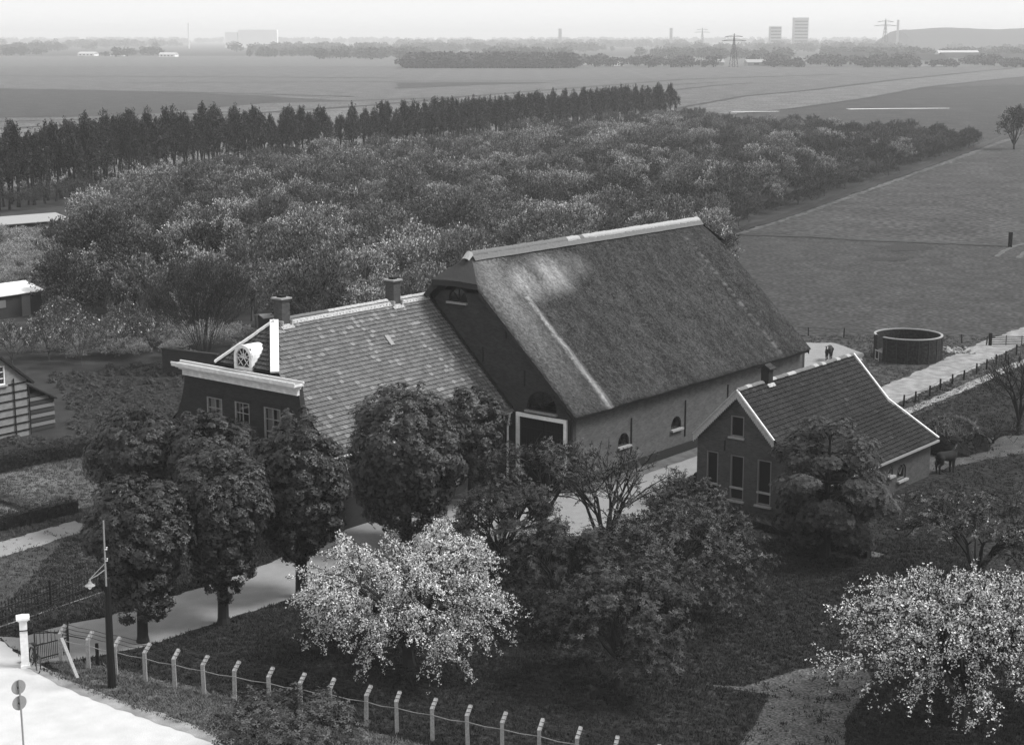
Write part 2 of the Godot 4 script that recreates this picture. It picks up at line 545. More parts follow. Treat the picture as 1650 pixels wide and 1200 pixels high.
	sheet("field", [V(184.2, -758.2), V(206.1, -767.8), V(258.3, -808.4), V(420, -640), V(700, -1200), V(518.8, -1300), V(332.7, -1042.6), V(245.2, -878.1)], 0.07, mk_copy(M.field_mid, 0.095), 12, 0.8)
	sheet("field", [V(35.1, -767.8), V(51.7, -532.8), V(88.6, -645.9), V(123.9, -713.9), V(206.2, -904.0), V(385.6, -1282.5), V(100, -1275), V(90.7, -904.0)], 0.07, mk_copy(M.field_pale, 0.16), 12, 0.8)
	sheet("field", [V(-140, -380), V(-70, -240), V(45, -463), V(51.7, -532), V(35.1, -767.8), V(-15.4, -645.9), V(-45.9, -557.2), V(-74.5, -501.9), V(-106.5, -443.2), V(-125.1, -413.0)], 0.05, M.field_pale, 8, 0.6)
	sheet("field", [V(-157.2, -463.6), V(-125.1, -416.0), V(-106.5, -446.2), V(-74.5, -504.9), V(-45.9, -561), V(-26.0, -620), V(-60, -590), V(-84, -575), V(-110.4, -482.0), V(-142.4, -470.8)], 0.06, mk_copy(M.field_pale, 0.17), 8, 0.5)
	sheet("field", [V(-15.4, -650), V(35.1, -771), V(90.7, -908), V(100, -1275), V(-420, -1290), V(-244.1, -742.3), V(-223.0, -744.9), V(-130.9, -686.0), V(-60, -600)], 0.05, mk_copy(M.field_mid, 0.165), 15, 1.0)
	sheet("field", [V(-50.0, -739.9), V(-13.1, -797.9), V(23.0, -841.8), V(-13.8, -850), V(-56.9, -838)], 0.12, mk_copy(M.field_mid, 0.07), 8, 2.0)
	sheet("field", [V(-900, -1290), V(400, -1290), V(900, -2050), V(-900, -2050)], 0.1, mk_copy(M.field_mid, 0.19), 40, 2.0)
	sheet("reed_field", [V(-142.4, -470.8), V(-110.4, -482.0), V(-84.0, -578), V(-84.1, -613.3), V(-90.9, -645.9), V(-130.9, -682.0), V(-178.2, -722.3), V(-223.0, -739.9), V(-270, -722), V(-170, -463)], 0.12, mk_copy(M.field_dark, 0.075), 6, 2.0)
	for a in [[[V(-125.1, -413.0), V(-106.5, -443.2), V(-86.8, -478.2), V(-74.5, -501.9), V(-45.9, -557.2), V(-15.4, -645.9), V(35.1, -767.8), V(90.7, -904.0), V(196.3, -1025.1)], 2.2, 6.0],
			[[V(51.7, -532.8), V(88.6, -645.9), V(123.9, -713.9), V(206.2, -904.0), V(385.6, -1282.5)], 2.2, 5.0],
			[[V(63.7, -489.8), V(88.8, -532.8), V(131.6, -625.9), V(184.2, -758.2), V(245.2, -878.1), V(332.7, -1042.6)], 1.6, 4.0],
			[[V(-137.1, -447.2), V(-107.9, -466.8), V(-80.8, -515.1)], 1.6, 2.0],
			[[V(-26.0, -567.6), V(6.1, -667.1), V(48.5, -758.2), V(99.9, -841.8)], 1.2, 3.0],
			[[V(174.9, -731.0), V(206.1, -767.8), V(258.3, -808.4)], 2.0, 3.0],
			[[V(66.5, -713.9), V(93.5, -787.6), V(116.7, -830.4)], 3.0, 3.0],
			[[V(-240, -742), V(-130, -690), V(-60, -640)], 3.0, 4.0],
			[[V(-500, -1020), V(-160, -960), V(-60, -930)], 4.0, 4.0],
			[[V(-190, -830), V(-100, -850), V(20, -880), V(85, -905)], 2.5, 3.0]]:
		strip("field_ditch", a[0], a[1], a[2], 0.15, M.field_dark, 6.0, 0.5)
	strip("canal", [V(65.8, -506.1), V(72, -508), V(80.4, -510.4)], 1.6, 1.6, 0.16, M.far_white, 4.0, 0.1)
	strip("canal", [V(104.4, -526.1), V(118, -530), V(137.6, -532.8)], 3.0, 1.6, 0.16, M.far_white, 4.0, 0.2)

func mk_copy(m: StandardMaterial3D, g: float) -> StandardMaterial3D:
	var d: StandardMaterial3D = m.duplicate()
	d.albedo_color = gray(minf(1.0, K * g * 1.2 * 1.45))
	return d

# tufts of grass over the near ground
func build_grass() -> void:
	var r := RandomNumberGenerator.new()
	r.seed = 77
	var mb := MB.new()
	for i in 7:
		var a := r.randf() * TAU
		var d := Vector3(cos(a) * 0.6, 1.0, sin(a) * 0.6).normalized()
		var s := d.cross(Vector3.UP).normalized()
		var b := Vector3(r.randf_range(-0.07, 0.07), -0.01, r.randf_range(-0.07, 0.07))
		mb.tri(b - s * 0.012, b + d * r.randf_range(0.05, 0.13), b + s * 0.012)
	var tuft := mb.mesh()
	var foot := [[-14.0, 0.8, -15.2, 0.2], [2.2, 14.0, 5.4, 12.9]]
	var at := []
	var tints := []
	var spots := [[-20.0, 20.0, -72.0, -46.5, 80000, 0.034], [-27.0, -12.0, -88.0, -60.0, 16000, 0.1], [6.0, 42.0, -124.0, -72.0, 40000, 0.034]]
	var hard := keep_out.size()
	keep_out.append_array(worn_areas)
	var wob := FastNoiseLite.new()
	wob.frequency = 0.22
	for s in spots:
		for i in s[4]:
			var p := Vector2(r.randf_range(s[0], s[1]), r.randf_range(s[2], s[3]))
			var bad := false
			for k in keep_out.size():
				if Geometry2D.is_point_in_polygon(p, keep_out[k]) and (k < hard or r.randf() < 0.9):
					bad = true
					break
			if bad:
				continue
			var q := Basis(Vector3.UP, -TURN) * (Vector3(p.x, 0, p.y) - FARM)
			if (q.x > -13.6 and q.x < 23.6 and q.z > -15.4 and q.z < 0.9) or (q.x > 2.0 and q.x < 14.2 and q.z > 5.2 and q.z < 13.2):
				continue
			var big := r.randf_range(0.6, 1.4) * (1.0 + 0.3 * wob.get_noise_2d(p.x * 3.0, p.y * 3.0))
			at.append(Transform3D(Basis(Vector3.UP, r.randf() * TAU).scaled(Vector3(big * 1.3, big, big * 1.3)), Vector3(p.x, 0.03, p.y)))
			if s[0] > 0.0 and p.y < -106.0 and r.randf() < 0.5:
				at.pop_back()
				continue
			var g: float = (0.06 if s[0] > 0.0 and p.y < -106.0 else 0.13 if Geometry2D.is_point_in_polygon(p, verge_area) else s[5]) * r.randf_range(0.6, 1.5)
			tints.append(Color(g, g, g))
	many("grass", tuft, M.straw, at, self, tints)
	tag(get_node("grass"), "rough grass growing over the farmyard and the pastures", "grass")

# ---------------------------------------------------------------- building helpers
func fr(o: Vector3, u: Vector3, n: Vector3) -> Transform3D:
	return Transform3D(Basis(u, Vector3.UP, n), o)

func wall(outline: Array, holes: Array, T: Transform3D, thick: float) -> MB:
	var mb := MB.new()
	mb.T = T
	var cuts := [-1000.0]
	for h in holes:
		var s := 0.0
		for p in h:
			s += p.x
		cuts.append(s / h.size())
	cuts.append(1000.0)
	cuts.sort()
	for i in cuts.size() - 1:
		if cuts[i + 1] - cuts[i] < 0.01:
			continue
		var slab := PackedVector2Array([V(cuts[i], -1000), V(cuts[i + 1], -1000), V(cuts[i + 1], 1000), V(cuts[i], 1000)])
		var pieces: Array = Geometry2D.intersect_polygons(PackedVector2Array(outline), slab)
		for h in holes:
			var nxt := []
			for p in pieces:
				nxt.append_array(Geometry2D.clip_polygons(p, PackedVector2Array(h)))
			pieces = nxt
		for p in pieces:
			var t := Geometry2D.triangulate_polygon(p)
			for k in range(0, t.size(), 3):
				var a := Vector3(p[t[k]].x, p[t[k]].y, 0)
				var b := Vector3(p[t[k + 1]].x, p[t[k + 1]].y, 0)
				var d := Vector3(p[t[k + 2]].x, p[t[k + 2]].y, 0)
				if (b - a).cross(d - a).z > 0:
					var q := b
					b = d
					d = q
				mb.tri(a, b, d)
				var z := Vector3(0, 0, -thick)
				mb.tri(a + z, d + z, b + z)
			for k in p.size():
				var a2: Vector2 = p[k]
				var b2: Vector2 = p[(k + 1) % p.size()]
				if absf(a2.x - b2.x) < 0.002 and (absf(a2.x - cuts[i]) < 0.003 or absf(a2.x - cuts[i + 1]) < 0.003):
					continue
				mb.quad(Vector3(a2.x, a2.y, 0), Vector3(b2.x, b2.y, 0), Vector3(b2.x, b2.y, -thick), Vector3(a2.x, a2.y, -thick))
	return mb

func rect(x0: float, y0: float, x1: float, y1: float) -> Array:
	return [V(x0, y0), V(x1, y0), V(x1, y1), V(x0, y1)]

func arch(x: float, y: float, w: float, straight: float, rise: float) -> Array:
	var o := [V(x - w / 2, y), V(x + w / 2, y)]
	for i in 13:
		var a := PI * i / 12.0
		o.append(V(x + cos(a) * w / 2, y + straight + sin(a) * rise))
	return o

# T: bottom centre of the opening on the outer wall face
func window(parent: Node, T: Transform3D, w: float, h: float, cols: int, rows: int, fmat: Material, fw := 0.07, curtain := 0.0, glazed := true) -> void:
	var mb := MB.new()
	mb.T = T
	var z := -0.07
	mb.box(Vector3(-w / 2 + fw / 2, h / 2, z), Vector3(fw, h, 0.09))
	mb.box(Vector3(w / 2 - fw / 2, h / 2, z), Vector3(fw, h, 0.09))
	mb.box(Vector3(0, fw / 2, z), Vector3(w - 2 * fw, fw, 0.085))
	mb.box(Vector3(0, h - fw / 2, z), Vector3(w - 2 * fw, fw, 0.085))
	for i in range(1, cols):
		mb.box(Vector3(-w / 2 + w * i / cols, h / 2, z - 0.01), Vector3(0.035, h - 2 * fw, 0.045))
	for i in range(1, rows):
		mb.box(Vector3(0, h * i / rows, z - 0.012), Vector3(w - 2 * fw, 0.035, 0.04))
	var win := put("window", mb, fmat, parent)
	var p := MB.new()
	p.T = T
	p.box(Vector3(0, h / 2, z - 0.03), Vector3(w - fw * 2, h - fw * 2, 0.006))
	if glazed:
		put("pane", p, M.glass, win)
	var s := MB.new()
	s.T = T
	s.box(Vector3(0, -0.045, 0.02), Vector3(w + 0.14, 0.09, 0.2))
	put("sill", s, M.sill, win)
	if curtain > 0.0:
		for sd in [-1, 1]:
			var c := MB.new()
			c.T = T
			for i in 5:
				var x0: float = sd * (w / 2 - fw) * (1.0 - curtain * i / 5.0)
				var x1: float = sd * (w / 2 - fw) * (1.0 - curtain * (i + 1) / 5.0)
				var zz := -0.2 - (0.02 if i % 2 else 0.0)
				c.quad(Vector3(x0, fw, zz), Vector3(x1, fw, -0.2 - (0.0 if i % 2 else 0.02)), Vector3(x1, h - fw, -0.2 - (0.0 if i % 2 else 0.02)), Vector3(x0, h - fw, zz))
			put("curtain", c, M.curtain, win)

func arch_window(parent: Node, T: Transform3D, w: float, straight: float, rise: float, fmat: Material, fw := 0.05, sill := true) -> void:
	var mb := MB.new()
	mb.T = T
	var z := -0.1
	mb.box(Vector3(0, fw / 2, z), Vector3(w, fw, 0.06))
	var last := Vector3.ZERO
	for i in 13:
		var a := PI * i / 12.0
		var p := Vector3(cos(a) * (w / 2 - fw / 2), straight + sin(a) * (rise - fw / 2), z)
		if i > 0:
			mb.bar(last, p, fw)
		last = p
	if straight > 0.02:
		for s in [-1, 1]:
			mb.box(Vector3(s * (w / 2 - fw / 2), straight / 2, z), Vector3(fw, straight, 0.06))
	for i in [1, 2, 3]:
		var a: float = PI * i / 4.0
		mb.bar(Vector3(0, straight * 0.5 + 0.02, z), Vector3(cos(a) * (w / 2 - fw), straight + sin(a) * (rise - fw), z), 0.025)
	var win := put("window", mb, fmat, parent)
	var p := MB.new()
	p.T = T
	for i in 12:
		var a := PI * i / 12.0
		var b := PI * (i + 1) / 12.0
		p.tri(Vector3(0, 0.02, z - 0.01), Vector3(cos(b) * (w / 2 - 0.02), straight + sin(b) * (rise - 0.02), z - 0.01), Vector3(cos(a) * (w / 2 - 0.02), straight + sin(a) * (rise - 0.02), z - 0.01))
	p.tri(Vector3(0, 0.02, z - 0.01), Vector3(w / 2 - 0.02, straight, z - 0.01), Vector3(w / 2 - 0.02, 0.02, z - 0.01))
	p.tri(Vector3(0, 0.02, z - 0.01), Vector3(-w / 2 + 0.02, 0.02, z - 0.01), Vector3(-w / 2 + 0.02, straight, z - 0.01))
	put("pane", p, M.glass, win)
	if sill:
		var s := MB.new()
		s.T = T
		s.box(Vector3(0, -0.05, 0.04), Vector3(w + 0.12, 0.1, 0.24))
		put("sill", s, M.sill, win)

func tile_mesh(w: float, l: float) -> ArrayMesh:
	var mb := MB.new()
	var prof := [V(-0.5, 0.016), V(-0.36, 0.004), V(-0.15, 0.0), V(0.08, 0.008), V(0.26, 0.028), V(0.42, 0.03), V(0.54, 0.016)]
	for i in prof.size() - 1:
		var a := Vector3(prof[i].x * w, prof[i].y, 0)
		var b := Vector3(prof[i + 1].x * w, prof[i + 1].y, 0)
		var e := Vector3(0, 0.065, l)
		mb.quad(a, b, b + e, a + e)
		mb.quad(a + e, b + e, b + e + Vector3(0, -0.062, -0.045), a + e + Vector3(0, -0.062, -0.045))
	return mb.mesh()

# places tiles on a plane: o top corner, u along the ridge, d down the slope; inside(u, d) decides
func lay_tiles(o: Vector3, u: Vector3, d: Vector3, un: int, dn: int, w: float, l: float, inside: Callable, r: RandomNumberGenerator) -> Array:
	var n := d.cross(u)
	var out := []
	for j in dn:
		for i in un:
			var a := (i + 0.5) * w
			var b := j * l
			if not inside.call(a, b + l * 0.5):
				continue
			var q := Basis(u, n, d) * Basis(Vector3.UP, r.randf_range(-0.02, 0.02)) * Basis(Vector3.RIGHT, r.randf_range(-0.012, 0.012))
			out.append(Transform3D(q, o + u * (a + r.randf_range(-0.008, 0.008)) + d * (b + r.randf_range(-0.01, 0.01)) + n * r.randf_range(0.0, 0.012)))
	return out

# ---------------------------------------------------------------- the thatched barn
const EAVE_Z := 0.52
const RIDGE_Z := -7.1
const RIDGE_Y := 11.12
const EAVE_Y := 4.0

func thatch_tone(x: float, s: float, nz: FastNoiseLite, fz: FastNoiseLite) -> float:
	# x metres along the roof, s 0 at the ridge to 1 at the eave (weathering that stays with the roof)
	var g := 0.06 * (1.0 + 0.4 * fz.get_noise_2d(x * 9.0 + 40.0, s * 60.0) + 0.3 * nz.get_noise_2d(x * 6.0, s * 24.0) + 0.5 * fz.get_noise_2d(x * 30.0, s * 190.0) + 1.3 * fz.get_noise_2d(x * 110.0 + 99.0, s * 760.0))
	var patch := clampf(1.35 - Vector2((x - 4.4 - (0.22 - s) * 8.0) / 3.6, (s - 0.2) / 0.12).length(), 0.0, 1.0)
	patch *= clampf(0.75 + 0.9 * nz.get_noise_2d(x * 9.0, s * 30.0 + 50.0), 0.0, 1.0)
	var near := clampf(1.2 - absf(x - 0.9) / 1.6, 0.0, 1.0) * clampf(1.3 - s * 1.3, 0.0, 1.0) * 0.45
	var wob := 0.13 * nz.get_noise_2d(s * 60.0, 7.0)
	var streak := clampf(1.0 - absf(x - 2.42 - wob) / (0.17 + 0.2 * s), 0.0, 1.0) * (1.0 if s > 0.3 else 0.0)
	streak *= clampf(0.8 + 0.6 * fz.get_noise_2d(x * 30.0, s * 90.0), 0.0, 1.0)
	var old := clampf(1.0 - absf(x - 19.7 - wob) / 0.3, 0.0, 1.0) * clampf(0.35 + 1.6 * fz.get_noise_2d(3.0, s * 260.0), 0.0, 1.0)
	var foot := clampf(1.0 - absf(x - 2.0) / 1.3, 0.0, 1.0) * clampf((s - 0.75) * 4.0, 0.0, 1.0) * 0.35
	return maxf(g, 0.02) + 0.36 * maxf(maxf(patch, near), 0.0) + 0.34 * streak + 0.12 * old + 0.1 * foot

func build_barn() -> void:
	var b := thing("barn", "large brick barn with steep thatched roof and wide dark front doors", "barn", FARM, TURN)
	# walls
	var gz := fr(Vector3(0, 0, 0), Vector3(0, 0, 1), Vector3(-1, 0, 0))
	var door := rect(-3.3, 0.0, -0.48, 3.33)
	var lun := arch(-1.92, 3.72, 1.86, 0.1, 0.95)
	var top := arch(-7.36, 8.72, 1.24, 0.12, 0.62)
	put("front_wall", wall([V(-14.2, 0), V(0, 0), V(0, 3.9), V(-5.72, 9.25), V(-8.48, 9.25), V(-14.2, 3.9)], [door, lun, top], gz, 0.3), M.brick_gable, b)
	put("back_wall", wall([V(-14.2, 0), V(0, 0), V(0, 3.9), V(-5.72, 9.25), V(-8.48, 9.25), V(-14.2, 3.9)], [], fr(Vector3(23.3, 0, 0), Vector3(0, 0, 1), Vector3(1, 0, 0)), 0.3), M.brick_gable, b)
	var holes := []
	for x in [4.42, 9.35]:
		holes.append(arch(x, 1.42, 0.98, 0.18, 0.5))
	var lz := fr(Vector3(0, 0, 0), Vector3(1, 0, 0), Vector3(0, 0, 1))
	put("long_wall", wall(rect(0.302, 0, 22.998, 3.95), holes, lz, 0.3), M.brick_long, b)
	put("far_wall", wall(rect(0.302, 0, 22.998, 3.95), [], fr(Vector3(0, 0, -14.2), Vector3(1, 0, 0), Vector3(0, 0, -1)), 0.3), M.brick_long, b)
	var pl := MB.new()
	pl.box(Vector3(11.65, 0.24, 0.012), Vector3(23.34, 0.48, 0.03))
	put("tarred_plinth", pl, M.tar, b)
	for x in [4.42, 9.35]:
		arch_window(b, fr(Vector3(x, 1.42, 0), Vector3(1, 0, 0), Vector3(0, 0, 1)), 0.98, 0.18, 0.5, M.iron)
	for a in [[5.08, 0.85, 2.78], [10.2, 0.85, 2.85], [14.55, 1.5, 3.0]]:
		var an := MB.new()
		an.box(Vector3(a[0], (a[1] + a[2]) / 2, 0.03), Vector3(0.075, a[2] - a[1], 0.05))
		put("wall_anchor", an, M.iron, b)
	for a in [[-4.2, 7.6], [-5.7, 6.2], [-3.0, 5.3], [-1.1, 4.9], [-10.8, 6.0]]:
		var an := MB.new()
		an.box(Vector3(-0.025, a[1], a[0]), Vector3(0.04, 0.8, 0.06))
		put("wall_anchor", an, M.iron, b)
	arch_window(b, fr(Vector3(0, 3.72, -1.92), Vector3(0, 0, 1), Vector3(-1, 0, 0)), 1.86, 0.1, 0.95, M.iron, 0.06)
	arch_window(b, fr(Vector3(0, 8.72, -7.36), Vector3(0, 0, 1), Vector3(-1, 0, 0)), 1.24, 0.12, 0.62, M.iron, 0.06)
	# doors
	var df := MB.new()
	df.box(Vector3(-0.04, 1.7, -3.4), Vector3(0.12, 3.4, 0.19))
	df.box(Vector3(-0.04, 1.7, -0.4), Vector3(0.12, 3.4, 0.19))
	df.box(Vector3(-0.042, 3.42, -1.9), Vector3(0.12, 0.19, 3.19))
	put("door_frame", df, M.white, b)
	for s in 2:
		var dd := MB.new()
		for k in 8:
			dd.box(Vector3(0.12, 1.66, -3.3 + s * 1.42 + 0.088 + k * 0.175), Vector3(0.05, 3.3, 0.166))
		dd.box(Vector3(0.085, 0.7, -3.3 + s * 1.42 + 0.7), Vector3(0.03, 0.14, 1.34))
		dd.box(Vector3(0.085, 2.7, -3.3 + s * 1.42 + 0.7), Vector3(0.03, 0.14, 1.34))
		dd.bar(Vector3(0.086, 0.78, -3.3 + s * 1.42 + 0.12), Vector3(0.086, 2.62, -3.3 + s * 1.42 + 1.28), 0.11, 0.03)
		put("door", dd, M.dark_wood, b)
	for z in [-0.06, -4.0]:
		var dp := MB.new()
		dp.tube([Vector3(-0.07, 0.1, z), Vector3(-0.07, 3.8 if z > -1 else 3.3, z)], [0.045, 0.045], 8)
		put("downpipe", dp, M.zinc if z < -1 else M.iron, b)
	# thatch
	var nz := FastNoiseLite.new()
	nz.seed = 4
	nz.frequency = 0.05
	nz.fractal_octaves = 4
	var fz := FastNoiseLite.new()
	fz.seed = 9
	fz.frequency = 0.09
	fz.fractal_octaves = 3
	var hip_z := 5.62 - 0.04
	var left_x := func(s: float) -> float:   # s metres from the centre line
		return -0.55 if s > 1.5 else lerpf(0.75, -0.55, s / 1.5)
	var right_x := func(s: float) -> float:
		return 22.95 if s > 1.5 else lerpf(22.25, 22.95, s / 1.5)
	var half := EAVE_Z - RIDGE_Z
	var slope := (RIDGE_Y - EAVE_Y) / half
	var roofs := []
	for side in [1.0, -1.0]:
		var f := func(t: float, q: float) -> Vector3:
			var s: float = q * half
			var x: float = lerpf(left_x.call(s), right_x.call(s), t)
			var y := RIDGE_Y - s * slope
			var edge := minf(minf(t * 23.5, (1.0 - t) * 23.5), (1.0 - q) * 7.6)
			y += 0.05 * nz.get_noise_2d(x * 9.0, s * 9.0) - 0.1 * pow(clampf(1.0 - edge / 0.3, 0.0, 1.0), 2.0)
			return Vector3(x, y, RIDGE_Z + side * s)
		var mb := MB.new()
		mb.grid(150, 60, f, side < 0, true)
		# underside and verges
		var m2 := MB.new()
		var th := Vector3(0, -0.34, 0)
		for i in 60:
			for e in [0.0, 1.0]:
				var a: Vector3 = f.call(e, i / 60.0)
				var c: Vector3 = f.call(e, (i + 1) / 60.0)
				var inw := Vector3(0.1 if e < 0.5 else -0.1, 0, 0)
				m2.quad(a, c, c + th + inw, a + th + inw)
		for i in 60:
			var a: Vector3 = f.call(i / 60.0, 1.0)
			var c: Vector3 = f.call((i + 1) / 60.0, 1.0)
			var back := Vector3(0, -0.27, -0.16 * side)
			m2.quad(a, c, c + back, a + back)
			var a0: Vector3 = f.call(i / 60.0, 0.0)
			var c0: Vector3 = f.call((i + 1) / 60.0, 0.0)
			m2.quad(a + back, c + back, c0 + th, a0 + th)
		var im := Image.create(1024 if side > 0 else 256, 512 if side > 0 else 128, false, Image.FORMAT_RGB8)
		for yy in im.get_height():
			for xx in im.get_width():
				var g := thatch_tone(23.4 * xx / im.get_width() - 0.5, float(yy) / im.get_height(), nz, fz)
				im.set_pixel(xx, yy, gray(g))
		var mat := StandardMaterial3D.new()
		mat.roughness = 1.0
		mat.metallic_specular = 0.15
		mat.albedo_color = gray(K)
		mat.albedo_texture = ImageTexture.create_from_image(im)
		mat.normal_enabled = false
		var roof := put("thatched_roof", mb, mat, b, true)
		put("thatch_edge", m2, M.old_thatch, roof)
		roofs.append(f)
	# half hips at both ends
	for e in [0, 1]:
		var f2 := func(t: float, q: float) -> Vector3:
			var xr := 0.75 if e == 0 else 22.25
			var xe := -0.62 if e == 0 else 23.02
			var s := lerpf(0.02, 1.52, q)
			return Vector3(lerpf(xr, xe, q), RIDGE_Y - 0.02 - s * slope * 0.88 + 0.02 * nz.get_noise_2d(t * 40.0, q * 40.0) + 0.05 * sin(PI * t), RIDGE_Z + lerpf(-s, s, t))
		var hm := MB.new()
		hm.grid(14, 10, f2, e == 0)
		for i in 14:
			var a: Vector3 = f2.call(i / 14.0, 1.0)
			var c: Vector3 = f2.call((i + 1) / 14.0, 1.0)
			var dn := Vector3(0.12 if e == 0 else -0.12, -0.32, 0)
			hm.quad(a, c, c + dn, a + dn)
			hm.quad(a + dn, c + dn, c + Vector3(0.9 if e == 0 else -0.9, -0.3, 0), a + Vector3(0.9 if e == 0 else -0.9, -0.3, 0))
		put("half_hip", hm, M.old_thatch, b)
	# loose straw ends over the visible slope and its edges
	var st := MB.new()
	st.tri(Vector3(-0.014, 0, 0), Vector3(0, 0.03, 0.2), Vector3(0.014, 0, 0))
	st.tri(Vector3(0.02, 0, 0.02), Vector3(0.035, 0.045, 0.16), Vector3(0.045, 0, 0.02))
	st.tri(Vector3(-0.05, 0, -0.02), Vector3(-0.045, 0.02, 0.17), Vector3(-0.025, 0, -0.02))
	var at := []
	var tn := []
	var r := RandomNumberGenerator.new()
	r.seed = 5
	for i in 60000:
		var t := r.randf()
		var q := r.randf()
		var side := 0
		if i % 12 == 0:
			t = r.randf_range(0.0, 0.004) if r.randf() < 0.5 else r.randf_range(0.996, 1.0)
		elif i % 12 == 1:
			q = r.randf_range(0.992, 1.0)
		elif i % 12 == 2:
			side = 1
		var p: Vector3 = roofs[side].call(t, q)
		var sd := 1.0 if side == 0 else -1.0
		var d := Vector3(r.randf_range(-0.3, 0.3), -slope, sd).normalized()
		var u := Vector3(1, 0, 0) if side == 0 else Vector3(-1, 0, 0)
		u = (u - d * u.dot(d)).normalized()
		var k := r.randf_range(0.35, 0.9)
		at.append(Transform3D(Basis(u, d.cross(u), d).scaled(Vector3(k, k, k)), p + Vector3(0, 0.005, 0)))
		var g := thatch_tone(p.x, q, nz, fz) * r.randf_range(0.7, 1.3)
		tn.append(Color(g, g, g))
	many("straw", st.mesh(), M.straw, at, b, tn)
	# ridge tiles
	var rt := MB.new()
	rt.grid(8, 1, func(t, q): return Vector3(lerpf(-0.2, 0.2, q), 0.2 * sin(PI * t) * (1.0 + 0.12 * q) - 0.03, -0.24 * cos(PI * t) * (1.0 + 0.12 * q)))
	rt.grid(8, 1, func(t, q): return Vector3(0.2, (0.2 - 0.04 * q) * 1.12 * sin(PI * t) - 0.03, -(0.24 - 0.05 * q) * 1.12 * cos(PI * t)))
	var rm := rt.mesh()
	for i in 56:
		var x := 0.72 + i * 0.385
		var o := put("ridge_tile", rm, M.ridge_new if i > 20 and i != 24 else M.ridge_old, b)
		o.position = Vector3(x + 0.1, RIDGE_Y - 0.03 + r.randf_range(-0.015, 0.015), RIDGE_Z + r.randf_range(-0.015, 0.015))
	var mo := MB.new()
	for sd in [-1, 1]:
		mo.grid(60, 1, func(t, q): return Vector3(lerpf(0.6, 22.3, t), RIDGE_Y + 0.02 - q * 0.3 + 0.02 * nz.get_noise_2d(t * 400.0, 3.0), RIDGE_Z + sd * (0.2 + q * 0.24)), sd < 0)
	put("ridge_mortar", mo, M.ridge_old, b)
	var cap := MB.new()
	cap.grid(8, 3, func(t, q): return Vector3(0.62 - q * 0.35, RIDGE_Y - 0.02 - q * 0.25 + 0.2 * sin(PI * t) * (1 - q * 0.5), RIDGE_Z - 0.26 * cos(PI * t)))
	put("ridge_end", cap, M.ridge_new, b)

